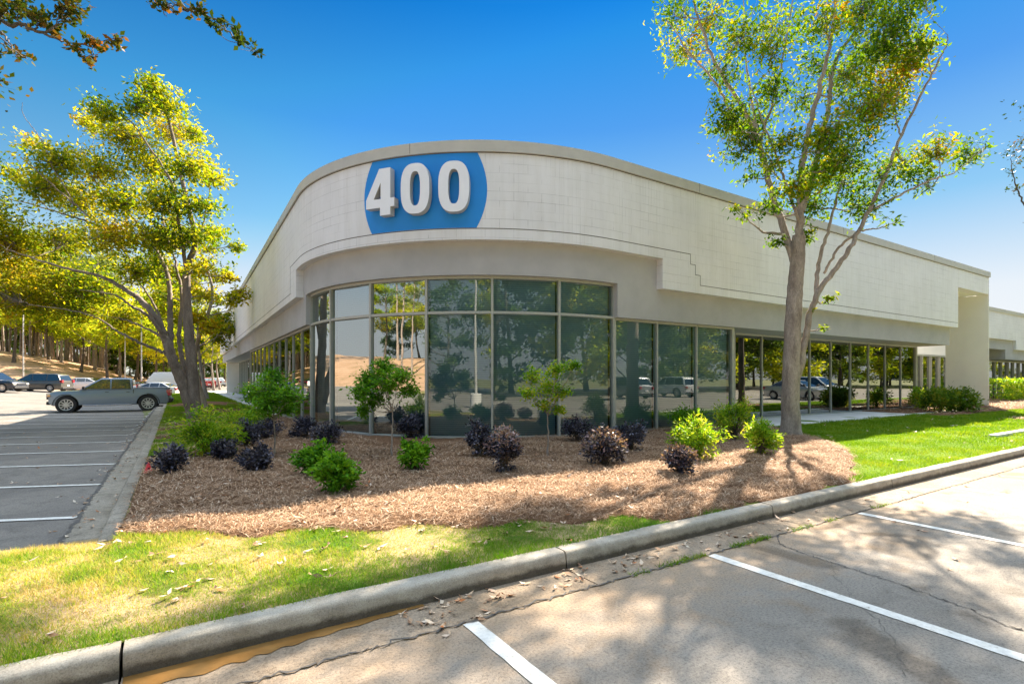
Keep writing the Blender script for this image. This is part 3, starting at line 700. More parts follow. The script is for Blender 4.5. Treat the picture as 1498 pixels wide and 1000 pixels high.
# curved corner with upper lights
mc = [sUL]+mull[:6]
for i, (a, b_) in enumerate(zip(mc, mc[1:])): window(a, b_, ZF, 3.93, 0, ZB, last=(i == len(mc)-2), blind='blind', glass='glass_mid' if i < 3 else 'glass')
mr = mull[5:]
for i, (a, b_) in enumerate(zip(mr, mr[1:])): window(a+(.056 if i == 0 else 0), b_, ZF, ZB, 0, last=(i == len(mr)-2), w=.05, pr=.6)
for i, (a, b_) in enumerate(zip(mullL[1:], mullL)): window(a, b_-(.056 if i == 0 else 0), ZF, ZB, 0, glass='glass_dark', blind='dark_in', w=.04, pr=.35)
for i, (a, b_) in enumerate(zip(recR, recR[1:])): window(a, b_, ZF, ZB, REC, last=(i == len(recR)-2), glass='glass_dark', blind='dark_in', w=.045, pr=.4)
for i, (a, b_) in enumerate(zip(recL[1:], recL)):
    if b_ > S_LEFT+3.5: window(a, b_, ZF, ZB, REC, glass='glass_dark', blind='dark_in', w=.04, pr=.35)
# returns at the recess ends, wall ends, interior core
for a_, b_, o_, p_ in ((mull[-1]+.03, mull[-1]+.09, REC-.1, .03), (mullL[-1]-.10, mullL[-1]-.03, REC-.1, .012), (recR[-1]+.03, recR[-1]+.11, -3.4, REC+.035)):
    w = MB(); ribbon(w, a_, b_, ZF, ZB, o_, p_); bpart(w, 'return_frame', M['frame'])
core = MB()
for (a, b_, o_) in ((recL[15], mullL[-1]-.1, REC-.45), (mullL[-1]-.1, recR[0], -.45), (recR[0], recR[-1], REC-.45)):
    ribbon(core, a, b_, .0, 6.3, o_-.2, o_)
bpart(core, 'interior_wall', M['dark_in'])
# plinth under the glass
pl = MB(); ribbon(pl, mullL[-1], mull[-1]+.05, -.1, ZF-.002, -.3, .05); bpart(pl, 'plinth', M['slab'])
# portal at the right end
pt = MB(); X0, X1 = 33.95, 34.75; yf = CC[1]-R0-OP
xr = CC[0]+S_RIGHT
pt.box(33.95, xr, yf, yf+.95, -.05, 5.75); pt.box(33.97, xr-.02, yf+.95, yf+1.75, -.05, 6.3)
pt.box(CC[0]+21.25, xr-.02, yf+.5, yf+1.7, 5.76, 6.0)
bpart(pt, 'end_pier', M['whitewall'])
ew = MB(); x0 = CC[0]+recR[-1]+.12
ew.box(x0+.1, 46, 13.05, 13.4, 3.0, 6.3); ew.box(x0+.1, 31.6, 13.05, 13.4, -.05, 3.0); ew.box(41.7, 46, 13.05, 13.4, -.05, 3.0)
ew.box(x0-.2, x0+.05, 10.9, 13.3, 3.1, 6.3); ew.box(x0-.15, x0, 11.0, 13.1, -.05, 3.09)
ew.box(29.7, 30.0, yf+.46, 13.0, 4.0, 6.3)
bpart(ew, 'entry_wall', M['whitewall'])
for k in range(8):
    xx = 31.62+k*1.25; fr = MB(); fr.box(xx, xx+.06, 13.0, 13.2, .2, 2.98); fr.box(xx+.06, xx+1.25, 13.0, 13.2, 2.9, 2.98); fr.box(xx+.06, xx+1.25, 13.0, 13.2, .2, .27)
    f = bpart(fr, 'entry_window', M['frame']); g = MB(); g.face([(xx+.06, 13.12, .27), (xx+1.25, 13.12, .27), (xx+1.25, 13.12, 2.9), (xx+.06, 13.12, 2.9)]); bpart(g, 'pane', M['glass_dark'], f, normals=False)
    g = MB(); g.face([(xx+.06, 13.3, .27), (xx+1.25, 13.3, .27), (xx+1.25, 13.3, 2.9), (xx+.06, 13.3, 2.9)]); bpart(g, 'blind', M['dark_in'], f, normals=False)  # near-black sheet painted as the dark room behind the entry glass
# left end wall with a door under the canopy
le = MB(); yl = 57.3; xl = path(S_LEFT, 0)[0]
le.box(xl+.15, xl+1.9, yl, yl+.35, -.05, 3.09); le.box(xl+.0, xl+.25, yl-.0, yl+2, ZP+.1, 6.3); le.box(xl+2.9, xl+5, yl-6, yl+.3, -.05, 6.3)
bpart(le, 'end_wall', M['whitewall'])
dr = MB(); dr.box(xl+1.95, xl+2.85, yl+.1, yl+.2, .2, 2.5); d_ = bpart(dr, 'door', simple('white door paint', (.7, .7, .68), .4), bevel=.01)
dh = MB(); dh.box(xl+2.05, xl+2.09, yl+.03, yl+.09, 1.1, 1.3); bpart(dh, 'handle', M['plastic'], d_)
# sign
sg = MB()
sTL, sTR = s_at(545, OP), s_at(698.5, OP); sBL, sBR = s_at(544, OP), s_at(697.5, OP); sML, sMR = s_at(533, OP), s_at(712.5, OP)
zt, zb_ = CP-.02, 4.925; nz = 14; ns = 30
def edge(t, a, m_, c):                    # quadratic through the bulge
    return a*(1-t)*(1-2*t)+m_*4*t*(1-t)+c*t*(2*t-1)
rows = []
for i in range(nz+1):
    t = i/nz; z = zb_+(zt-zb_)*t; a = edge(t, sBL, sML, sTL); c = edge(t, sBR, sMR, sTR)
    rows.append([(*path(a+(c-a)*k/ns, OP+.006), z) for k in range(ns+1)])
for i in range(nz):
    for k in range(ns): sg.face([rows[i][k], rows[i][k+1], rows[i+1][k+1], rows[i+1][k]])
sign = bpart(sg, 'sign_panel', M['blue'], smooth=40)
def ring(w, h, hw, hh, e=3.0, n=40):
    def sup(a, b): 
        o_ = []
        for i in range(n):
            t = 2*math.pi*i/n; c, s = math.cos(t), math.sin(t); o_.append((a*math.copysign(abs(c)**(2/e), c), b*math.copysign(abs(s)**(2/e), s)))
        return o_
    return sup(w/2, h/2), sup(hw/2, hh/2)
def digit(px0, px1, z0, z1, kind):
    s0, s1 = s_at(px0, OP+.1), s_at(px1, OP+.1); wd = s1-s0; sc = (s0+s1)/2; zc = (z0+z1)/2; h = z1-z0
    c = Vector((*path(sc, OP+.045), zc)); a, b2 = Vector((*path(sc-.05, OP), 0)), Vector((*path(sc+.05, OP), 0)); t = (b2-a).normalized(); n = Vector((t.y, -t.x, 0))
    m = MB(); D = .17
    def Q(u, v, q): return tuple(c+t*u+Vector((0, 0, v))+n*q)
    if kind == '0':
        O, I = ring(wd, h, wd*.36, h*.68, 2.7); k = len(O)
        for i in range(k):
            i1 = (i+1) % k
            m.face([Q(*O[i], D), Q(*O[i1], D), Q(*I[i1], D), Q(*I[i], D)], None, 0); m.face([Q(*O[i], 0), Q(*I[i], 0), Q(*I[i1], 0), Q(*O[i1], 0)], None, 1)
            m.face([Q(*O[i], 0), Q(*O[i1], 0), Q(*O[i1], D), Q(*O[i], D)], None, 1); m.face([Q(*I[i], 0), Q(*I[i], D), Q(*I[i1], D), Q(*I[i1], 0)], None, 1)
    else:
        X = lambda u: (u-.5)*wd
        Z = lambda v: (v-.5)*h
        out = [(.50, 0), (.86, 0), (.86, .17), (1, .17), (1, .355), (.86, .355), (.86, 1), (.48, 1), (0, .34), (0, .17), (.50, .17)]
        inn = [(.52, .355), (.52, .70), (.27, .355)]
        quads = [[(.50, 0), (.86, 0), (.86, .17), (.50, .17)], [(0, .17), (.52, .17), (.52, .355), (0, .355)], [(.52, .17), (.86, .17), (.86, .355), (.52, .355)], [(.86, .17), (1, .17), (1, .355), (.86, .355)],
                 [(.52, .355), (.86, .355), (.86, 1), (.52, 1)], [(.0, .355), (.27, .355), (.52, .70), (.52, 1), (.47, 1)]]
        for q in quads:
            m.face([Q(X(u), Z(v), D) for u, v in q], None, 0); m.face([Q(X(u), Z(v), 0) for u, v in q[::-1]], None, 1)
        out = [(.50, 0), (.86, 0), (.86, .17), (1, .17), (1, .355), (.86, .355), (.86, 1), (.47, 1), (0, .355), (0, .17), (.50, .17)]
        for L_ in (out, inn):
            for (u0, v0), (u1, v1) in zip(L_, L_[1:]+L_[:1]): m.face([Q(X(u0), Z(v0), 0), Q(X(u1), Z(v1), 0), Q(X(u1), Z(v1), D), Q(X(u0), Z(v0), D)], None, 1)
    o = m.build('digit', [M['digit'], M['digit_side']], None, weld=False, normals=False); o.parent = sign; o['label'] = 'white raised digit %s' % kind
digit(539, 583, 5.25, 6.30, '4'); digit(588, 633, 5.22, 6.33, '0'); digit(641, 690, 5.22, 6.33, '0')
# walks in front of the recesses
wk = MB(); wk.box(14.05, 31.5, 8.62, 10.72, .05, .222); 
wk.box(30.5, 37, 10.73, 13.0, .05, .222)
o = wk.build('walkway', M['slab'], bevel=.01); o['kind'] = 'structure'
wk = MB(); wk.box(2.86, 4.6, 22, 58, .05, .219); wk.box(2.86, 6.6, 58, 66, .05, .219)
o = wk.build('side_walkway', M['slab']); o['kind'] = 'structure'

# neighbouring building at far right
r2_ = empty('neighbour_building', (60, 14, 0), 0, 'farther white office building with grey band behind the clipped hedge at the right edge', 'building')
def npart(mb, name, mat, **k):
    o = mb.build(name, mat, None, **k); o.parent = r2_; o.matrix_parent_inverse = Matrix.Translation((-60, -14, 0)); return o
q = MB(); q.box(44, 57.3, 14, 14.5, 4.62, 6.66); q.box(57.3, 90, 14, 14.5, 3.9, 6.66); npart(q, 'wall_panel', M['panel'])
q = MB(); q.box(44, 90, 13.93, 14.6, 6.66, 6.93); npart(q, 'coping', M['coping'])
q = MB(); q.box(44, 55.5, 14.2, 16, 3.85, 4.7); q.box(55.5, 90, 14.2, 16, 3.1, 4.7); npart(q, 'fascia_band', M['band'])
q = MB(); q.box(44, 90, 16, 30, 0, 6.3); npart(q, 'wall', M['whitewall'])
for k in range(24):
    xx = 45+k*1.55; q = MB(); q.box(xx, xx+.07, 15.3, 15.5, .2, 3.05); q.box(xx+.07, xx+1.55, 15.3, 15.5, 2.97, 3.05); fw = npart(q, 'window', M['frame'])
    q = MB(); q.face([(xx+.07, 15.42, .2), (xx+1.55, 15.42, .2), (xx+1.55, 15.42, 2.97), (xx+.07, 15.42, 2.97)]); pn = q.build('pane', M['glass_dark'], fw, normals=False)
q = MB(); q.box(45, 83, 15.6, 15.65, .2, 3.0); npart(q, 'interior_wall', M['dark_in'])

# ================================================================== VEHICLES
def make_wheel(parent, x, y, r, w=.22, nsp=10):
    sg_ = 1 if y > 0 else -1
    t = MB(); y0, y1 = y-sg_*w, y
    t.lathe([(r*.66, y0), (r*.93, y0), (r, y0+sg_*.03), (r, y1-sg_*.03), (r*.94, y1), (r*.66, y1-sg_*.012)], x, r, 24, 'y')
    ty = t.build('wheel', M['tyre'], parent, smooth=40)
    m = MB(); m.lathe([(r*.67, y1-sg_*.01), (r*.60, y1-sg_*.015), (r*.585, y1-sg_*.07)], x, r, 24, 'y')
    yf_ = y1-sg_*.022; yb = y1-sg_*.06
    for k in range(nsp):
        a = 2*math.pi*k/nsp; c, s = math.cos(a), math.sin(a)
        def P(u, v, yy): return (x+c*u-s*v, yy, r+s*u+c*v)
        q = [(.06, -.028), (r*.62, -.020), (r*.62, .020), (.06, .028)]
        m.face([P(u, v, yf_) for u, v in q]); 
        for (a0, b0), (a1, b1) in zip(q, q[1:]+q[:1]): m.face([P(a0, b0, yf_), P(a1, b1, yf_), P(a1, b1, yb), P(a0, b0, yb)])
    m.lathe([(.001, yf_-sg_*-.004), (.07, yf_), (.085, yb)], x, r, 12, 'y')
    m.build('rim', M['rim'], ty, smooth=35)
    d = MB(); d.lathe([(.001, yb-sg_*.01), (r*.66, yb-sg_*.01)], x, r, 20, 'y'); d.build('brake_disc', M['rimback'], ty)
def make_car(name, label, cat, paint, Ln, Wd, Ht, belt, cabin, wheels, wr, zb=.28, pillars=(), tumble=.2, group=None, bed=None, side_sills=True, wins=True, lampf=(.62, .78), lampr_=(.75, .95), handles=()):
    root_ = empty(name, (0, 0, 0), 0, label, cat, group)
    hw = Wd/2
    poly = [(-Ln/2+.02, zb+.12), (-Ln/2+.12, zb)]
    for wx in wheels:
        ar = wr*1.17
        a0 = math.asin(max(-1, min(1, (zb-wr)/ar)))
        for k in range(13):
            a = math.pi-a0+(-(math.pi-2*a0))*k/12
            poly.append((wx+ar*math.cos(a), wr+ar*math.sin(a)))
    poly += [(Ln/2-.14, zb), (Ln/2-.02, zb+.14)]+belt[::-1]
    bm = bmesh.new(); vs = [bm.verts.new((x, -hw, z)) for x, z in poly]; f = bm.faces.new(vs)
    ret = bmesh.ops.extrude_face_region(bm, geom=[f]); bmesh.ops.translate(bm, verts=[v for v in ret['geom'] if isinstance(v, bmesh.types.BMVert)], vec=(0, Wd, 0))
    for z in (.45, .6, .72, .85, 1.0):
        bmesh.ops.bisect_plane(bm, geom=bm.verts[:]+bm.edges[:]+bm.faces[:], plane_co=(0, 0, z), plane_no=(0, 0, 1))
    for x in np.linspace(-Ln/2+.25, Ln/2-.25, 13):
        bmesh.ops.bisect_plane(bm, geom=bm.verts[:]+bm.edges[:]+bm.faces[:], plane_co=(x, 0, 0), plane_no=(1, 0, 0))
    for y in (-hw*.75, -hw*.35, hw*.35, hw*.75):
        bmesh.ops.bisect_plane(bm, geom=bm.verts[:]+bm.edges[:]+bm.faces[:], plane_co=(0, y, 0), plane_no=(0, 1, 0))
    ztop = max(z for _, z in belt)
    def fy(x, z):
        return 1-.13*abs(x/(Ln/2))**5-.07*float(ss(ztop-.30, ztop+.05, z))-.05*float(ss(.55, .2, z))
    for v in bm.verts:
        x, y, z = v.co; u = abs(y)/hw
        v.co.y = y*fy(x, z); v.co.x = x*(1-.035*u**3*abs(x/(Ln/2))**2)
        if z > .62 and bed is None or (bed and x > bed[1]): v.co.z = z-.035*u**4*float(ss(.62, ztop, z))
    bmesh.ops.recalc_face_normals(bm, faces=bm.faces); bmesh.ops.triangulate(bm, faces=[f for f in bm.faces if len(f.verts) > 4])
    for f in bm.faces: f.smooth = True
    for e in bm.edges:
        if len(e.link_faces) == 2 and e.calc_face_angle(0) > R(38): e.smooth = False
    me = bpy.data.meshes.new('body'); bm.to_mesh(me); bm.free(); me.materials.append(paint); link('body', me, root_)
    un = MB(); un.box(-Ln/2+.25, Ln/2-.25, -hw+.26, hw-.26, zb-.04, ztop-.3); un.build('underbody', M['plastic'], root_)
    # cabin
    zc0, zc1 = cabin[0][1], max(z for _, z in cabin)
    cw = hw*.93-.02
    cy = lambda z: cw-tumble*max(0, (z-zc0)/(zc1-zc0))**1.15
    bm = bmesh.new(); vs = [bm.verts.new((x, -1, z)) for x, z in cabin]; f = bm.faces.new(vs)
    ret = bmesh.ops.extrude_face_region(bm, geom=[f]); bmesh.ops.translate(bm, verts=[v for v in ret['geom'] if isinstance(v, bmesh.types.BMVert)], vec=(0, 2, 0))
    for v in bm.verts: v.co.y = math.copysign(cy(v.co.z), v.co.y)
    bmesh.ops.recalc_face_normals(bm, faces=bm.faces)
    bmesh.ops.bevel(bm, geom=[e for e in bm.edges if e.calc_face_angle(0) > .15], offset=.045, segments=3, affect='EDGES', profile=.5, clamp_overlap=True)
    for f in bm.faces: f.smooth = True
    me = bpy.data.meshes.new('cabin'); bm.to_mesh(me); bm.free(); me.materials.append(paint); link('cabin', me, root_)
    if wins:
        xr0, xr1, xf1, xf0 = cabin[0][0], cabin[1][0], cabin[-2][0], cabin[-1][0]
        zl, zh = zc0+.05, zc1-.085
        tt = lambda z: (z-zc0)/(zc1-zc0)
        zr1 = cabin[1][1]; zf1 = cabin[-2][1]
        lo = lambda z: xr0+(xr1-xr0)*(z-zc0)/(zr1-zc0)+.1
        hi = lambda z: xf0+(xf1-xf0)*(z-zc0)/(zf1-zc0)-.12
        edges_ = [None]+list(pillars)+[None]
        for s in (-1, 1):
            for a, b in zip(edges_, edges_[1:]):
                pts = []
                for (z, first) in ((zl, True), (zh, False)):
                    xa = lo(z) if a is None else a+.035; xb = hi(z) if b is None else b-.035
                    xb = max(xb, xa+.03)
                    pts.append((xa, xb, z))
                (xa, xb, z0), (xc, xd, z1) = pts
                q = [(xa, z0), (xb, z0), (xd, z1), (xc, z1)]
                m = MB(); m.face([(x, s*(cy(z)+.012), z) for x, z in (q if s < 0 else q[::-1])]); m.build('side_window', M['cglass'], root_, normals=False)
        for nm, (xa, za), (xb, zb2), sgn in (('windscreen', cabin[-1], cabin[-2], 1), ('rear_window', cabin[0], cabin[1], -1)):
            m = MB(); d = Vector((xb-xa, 0, zb2-za)); n = Vector((d.z, 0, -d.x)).normalized()*(.012*(1 if sgn > 0 else -1))
            if n.x*sgn < 0: n = -n
            q = []
            for t, ys in ((.1, -1), (.1, 1), (.9, 1), (.9, -1)):
                pnt = Vector((xa, 0, za))+d*t+n; q.append((pnt.x, ys*(cy(pnt.z)-.09), pnt.z))
            m.face(q); m.build(nm, M['cglass'], root_, normals=False)
    for wx in wheels:
        for s in (-1, 1): make_wheel(root_, wx, s*(hw*.985), wr)
    # lamps, bumper, mirrors, plate, handles
    for s in (-1, 1):
        m = MB(); xf_ = Ln/2-.2; m.box(xf_-.05, Ln/2-.045, min(s*hw*.58, s*hw*.875), max(s*hw*.58, s*hw*.875), lampf[0], lampf[1]); m.build('headlight', M['lampw'], root_, bevel=.02)
        m = MB(); m.box(-Ln/2+.0, -Ln/2+.22, min(s*hw*.62, s*hw*.885), max(s*hw*.62, s*hw*.885), lampr_[0], lampr_[1]); m.build('tail_light', M['lampr'], root_, bevel=.02)
        m = MB(); mx = cabin[-1][0]-.28; m.box(mx, mx+.12, min(s*(cw-.02), s*(cw+.2)), max(s*(cw-.02), s*(cw+.2)), zc0+.03, zc0+.19); m.build('side_mirror', M['plastic'], root_, bevel=.025)
        for hx in handles:
            m = MB(); m.box(hx, hx+.16, min(s*(hw*.945), s*(hw*.975)), max(s*(hw*.945), s*(hw*.975)), zc0-.14, zc0-.11); m.build('door_handle', M['plastic'], root_)
    m = MB(); m.box(Ln/2-.16, Ln/2+.0, -hw*.8, hw*.8, zb+.02, zb+.2); m.build('front_bumper', M['plastic'], root_, bevel=.03)
    m = MB(); m.box(-Ln/2-.0, -Ln/2+.16, -hw*.8, hw*.8, zb+.02, zb+.18); m.build('rear_bumper', M['plastic'], root_, bevel=.03)
    m = MB(); m.box(Ln/2-.07, Ln/2-.03, -hw*.5, hw*.5, zb+.25, lampf[1]-.02); m.build('grille', M['plastic'], root_, bevel=.01)
    m = MB(); m.box(-Ln/2-.005, -Ln/2+.03, -.16, .16, zb+.28, zb+.43); m.build('number_plate', M['plate'], root_)
    return root_
def put(o, p, az, dz=0): o.location = (p[0], p[1], p[2]+dz); o.rotation_euler = (0, 0, az)
azDL = math.atan2(DL[1], DL[0]); azR = math.atan2(RT[1], RT[0])

# pickup : crew cab, short open bed
greyP = paintcar('grey truck paint', (.22, .27, .33), .45)
def pickup():
    Ln = 5.6
    belt = [(-2.78, 1.2), (-2.76, 1.30), (-.98, 1.30), (-.9, 1.27), (1.3, 1.27), (1.45, 1.25), (2.45, 1.19), (2.7, 1.12), (2.79, .95)]
    o = make_car('pickup_truck', 'grey crew cab pickup truck parked with its tailgate over the kerb', 'truck', greyP, Ln, 2.0, 1.9, belt,
                 [(-1.0, 1.25), (-.93, 1.84), (-.75, 1.91), (.45, 1.9), (1.42, 1.24)], (-1.7, 1.95), .46, .44, (.02,), .16, bed=(-2.78, -.98), lampf=(.88, 1.1), lampr_=(.88, 1.22), handles=(.1, -.85))
    m = MB(); m.box(-2.72, -1.02, -.86, .86, 1.296, 1.335); m.build('bed_cover', M['plastic'], o, bevel=.012)
    for s in (-1, 1):
        m = MB(); m.box(-1.03, -1.0, min(s*.955, s*.985), max(s*.955, s*.985), .45, 1.28); m.build('body_gap', M['plastic'], o)
        for wx in (-1.7, 1.95):
            m = MB()
            for k in range(12):
                a0, a1 = math.pi*k/12, math.pi*(k+1)/12; r0, r1 = .54, .575
                m.face([(wx+r0*math.cos(a0), s*.99, .46+r0*math.sin(a0)), (wx+r1*math.cos(a0), s*.985, .46+r1*math.sin(a0)), (wx+r1*math.cos(a1), s*.985, .46+r1*math.sin(a1)), (wx+r0*math.cos(a1), s*.99, .46+r0*math.sin(a1))])
            m.build('wheel_arch_trim', M['plastic'], o, normals=False)
        m = MB(); m.box(-.95, 1.25, min(s*.93, s*1.0), max(s*.93, s*1.0), .36, .44); m.build('sill_step', M['chrome'], o, bevel=.02)
        m = MB(); m.box(2.60, 2.73, min(s*.70, s*.955), max(s*.70, s*.955), .9, 1.0); m.build('indicator', M['lamporange'], o, bevel=.02)
    m = MB(); m.box(-2.9, -2.74, -.93, .93, .52, .72); m.build('step_bumper', M['plastic'], o, bevel=.04)
    m = MB(); m.box(2.73, 2.83, -.6, .6, .75, 1.08); m.build('radiator_grille', M['plastic'], o, bevel=.02)
    return o
pk = pickup(); c0 = gnd(220, 30.2)[:2]
pc = c0+np.array([-1, .03])*1.7; put(pk, (pc[0], pc[1], float(rise(pc[0], pc[1]))+.0), math.pi-.03); pk.scale = (.97, .97, .97)

def sedan(nm, label, paint, cat='car', group=None):
    belt = [(-2.33, .95), (-2.3, 1.02), (-1.7, 1.05), (1.0, .98), (1.9, .86), (2.2, .74), (2.32, .6)]
    return make_car(nm, label, cat, paint, 4.7, 1.84, 1.45, belt, [(-1.78, .98), (-.95, 1.41), (-.55, 1.46), (.3, 1.45), (1.25, .93)], (-1.4, 1.42), .335, .22, (-.75, .12), .24, group, handles=(-.2, -1.0))
def suv(nm, label, paint, cat='suv', group=None):
    belt = [(-2.33, .98), (-2.3, 1.06), (1.1, 1.06), (2.0, .98), (2.28, .86), (2.36, .65)]
    return make_car(nm, label, cat, paint, 4.75, 1.92, 1.75, belt, [(-2.2, 1.02), (-1.98, 1.62), (-1.75, 1.72), (.25, 1.74), (1.25, 1.02)], (-1.42, 1.45), .37, .28, (-1.1, -.1), .22, group, handles=(-.35, -1.1))
def minivan(nm, label, paint, cat='minivan', group=None):
    belt = [(-2.53, .9), (-2.5, 1.05), (1.4, 1.02), (2.15, .88), (2.45, .76), (2.53, .6)]
    return make_car(nm, label, cat, paint, 5.1, 1.98, 1.75, belt, [(-2.4, 1.0), (-2.1, 1.62), (-1.8, 1.74), (.4, 1.75), (1.75, .98)], (-1.5, 1.52), .345, .22, (-1.15, .15), .22, group, handles=(0.0, .35), lampr_=(.85, 1.12))
def cargo(nm, label, paint, cat='van', group=None):
    belt = [(-2.75, .9), (-2.72, 1.1), (1.5, 1.1), (2.4, 1.05), (2.7, .9), (2.8, .6)]
    return make_car(nm, label, cat, paint, 5.6, 2.0, 2.4, belt, [(-2.68, 1.05), (-2.6, 2.3), (-2.4, 2.42), (1.0, 2.38), (2.0, 1.05)], (-1.75, 1.75), .36, .26, (.55,), .14, group, wins=False)
P_white = paintcar('white car paint', (.62, .63, .64), .0); P_taupe = paintcar('taupe minivan paint', (.11, .10, .085), .4)
P_dark = paintcar('dark blue car paint', (.02, .025, .04), .3); P_silver = paintcar('silver car paint', (.42, .43, .45), .6); P_red = paintcar('red car paint', (.4, .02, .02), .2)
fl = azR+math.pi
def gp(px, d):
    p = gnd(px, d); return p
put(minivan('parked_minivan', 'taupe grey minivan parked side-on at the foot of the bank', P_taupe), gp(59, 52), fl+.12)
put(suv('parked_suv', 'dark blue car nosing into the picture at the left edge', P_dark, 'car'), gp(-10, 47), azR+.1)
put(sedan('parked_sedan', 'white car partly hidden between the minivan and the pickup', P_white), gp(118, 60), fl+.3)
cd = sedan('parked_sedan', 'dark car with only its roofline showing behind the white car near the minivan', P_dark); put(cd, gp(128, 68), fl+.2)
put(sedan('parked_sedan', 'red car glimpsed just behind the pickup cab', P_red), gp(197, 66), fl-.5)
ws = sedan('parked_sedan', 'white sedan parked behind the pickup bed and below the white van', P_white); put(ws, gp(228, 50), fl+.05)
put(cargo('delivery_van', 'plain white high-roofed van behind the pickup bed', P_white), gp(243, 63), fl+.1)
far = [(302, 72, P_red, 'first car of the far row under the trees, dark red'), (311, 78, P_silver, 'silver car in the far row under the trees by the building end'), (318, 86, P_white, 'white car at the far end of the row beyond the building'), (306, 92, P_dark, 'dark car at the back of the far row under the trees')]
for px, d, pt_, lb in far: put(sedan('parked_sedan', lb, pt_, 'car', 'cars in the far row beyond the left trees'), gp(px, d), fl-.9)
# cars the corner glass mirrors: in the bays to the right and behind the camera
put(sedan('parked_sedan', 'silver hatchback mirrored in the glass right of the grey trunk', P_silver), (34.3+4.6, -.2, 0), math.pi/2)
mir = [(42.0, -.4, 0, P_white, 'white suv mirrored in the far windows'), (36.1, -11.8, 1, P_white, 'white suv mirrored left of the grey trunk'), (30.6, -11.6, 1, P_silver, 'silver suv mirrored beside the white one'), (25.0, -11.7, 1, P_dark, 'dark suv mirrored in the dim middle windows'), (14.0, -11.7, 1, P_taupe, 'taupe suv mirrored low in the curved glass'), (-9.0, -11.8, 1, P_silver, 'silver suv behind the camera mirrored in the corner glass')]
for x, y, kk, pt_, lb in mir: put(suv('parked_suv', lb, pt_), (x, y, 0), math.pi/2 if kk == 0 else -math.pi/2)

# ================================================================== POLES
def pole(p, h, label, base=False, arm=0):
    rt = empty('light_pole', p, 0, label, 'light pole', 'car park light poles')
    m = MB(); m.lathe([(.09, .0), (.085, .5), (.055, h), (.001, h)], 0, 0, 10); m.build('shaft', M['pole'], rt, smooth=40)
    m = MB(); m.box(-.5, .5, -.16, .16, h-.02, h+.12); m.build('lamp_head', M['pole'], rt, bevel=.02)
    if base: m = MB(); m.lathe([(.3, -.05), (.3, .72), (.27, .75), (.001, .75)], 0, 0, 18); m.build('base', M['slab'], rt, smooth=40)
    return rt
pole(gp(34, 64), 10.5, 'tall slim pale light pole behind the minivan roof')
pole(gp(183, 70), 10.0, 'light pole above the pickup rear window, left of two')
pole(gp(207, 67), 10.0, 'light pole right of two above the pickup bed')
pole((-6.2, -1.2, 0), 8.0, 'pale light pole on a round base, mirrored in the curved glass', True)

# ================================================================== HERO TREES
def T3(pts, d0, dd=0):
    """picture positions -> points in space; third value is depth offset"""
    return [at(p[0], p[1], d0+(p[2] if len(p) > 2 else 0)) for p in pts]
def jitter_clusters(cl, d0, dspan, r, f=1.0):
    out = []
    for c in cl:
        px, py, rr = c[:3]; dens = c[3] if len(c) > 3 else 1
        d = d0+(c[4] if len(c) > 4 else r.uniform(-dspan, dspan)); R_ = rr*d/F*1.05
        out.append((at(px, py, d), R_, f*dens*rr*rr*.16))
    return out
# right tree
bR, dR = hit(1157, 636); D = dR
limbs = [(T3([(1157, 650), (1157, 560), (1161, 460), (1166, 390), (1169, 345)], D), .215, .15),
         (T3([(1166, 395), (1146, 335, .2), (1125, 270, .4), (1110, 208, .5), (1082, 150, .4), (1048, 95, .3), (1022, 30, .2), (1010, -30, .2)], D), .095, .018),
         (T3([(1112, 212, .5), (1075, 178, .1), (1052, 130, -.3), (1015, 85, -.5), (975, 30, -.7)], D), .045, .01),
         (T3([(1110, 208, .5), (1100, 150, .9), (1090, 70, 1.2), (1088, -20, 1.3)], D), .045, .012),
         (T3([(1113, 205, .5), (1135, 130, .3), (1152, 50, .2), (1165, -40, .2)], D), .035, .01),
         (T3([(1169, 350), (1171, 290), (1175, 230, -.2), (1196, 140, -.3), (1215, 60, -.3), (1228, -40, -.3)], D), .10, .02),
         (T3([(1172, 310), (1195, 230, .3), (1212, 160, .6), (1222, 90, .8), (1262, 30, 1), (1290, -20, 1.1)], D), .085, .018),
         (T3([(1170, 330), (1150, 270, -.3), (1140, 240, -.4), (1120, 190, -.7), (1100, 130, -.9)], D), .04, .01),
         (T3([(1160, 575, .1), (1172, 530, -.05), (1181, 478, -.1), (1197, 428, -.2), (1232, 380, -.3), (1256, 338, -.3), (1290, 270, -.4), (1318, 198, -.4), (1360, 115, -.5), (1383, 70, -.5), (1387, 52, -.5)], D), .09, .007),
         (T3([(1193, 435, -.2), (1198, 382, .2), (1210, 340, .3), (1220, 305, .4), (1240, 240, .6), (1275, 170, .8)], D), .055, .012),
         (T3([(1256, 338, -.3), (1225, 365, 0), (1205, 400, .1)], D), .03, .03),
         (T3([(1270, 310, -.3), (1317, 285, -.6), (1365, 262, -.9), (1400, 250, -1.1), (1440, 214, -1.3)], D), .03, .006),
         (T3([(1318, 198, -.4), (1310, 160, -.2), (1325, 100, 0)], D), .02, .006)]
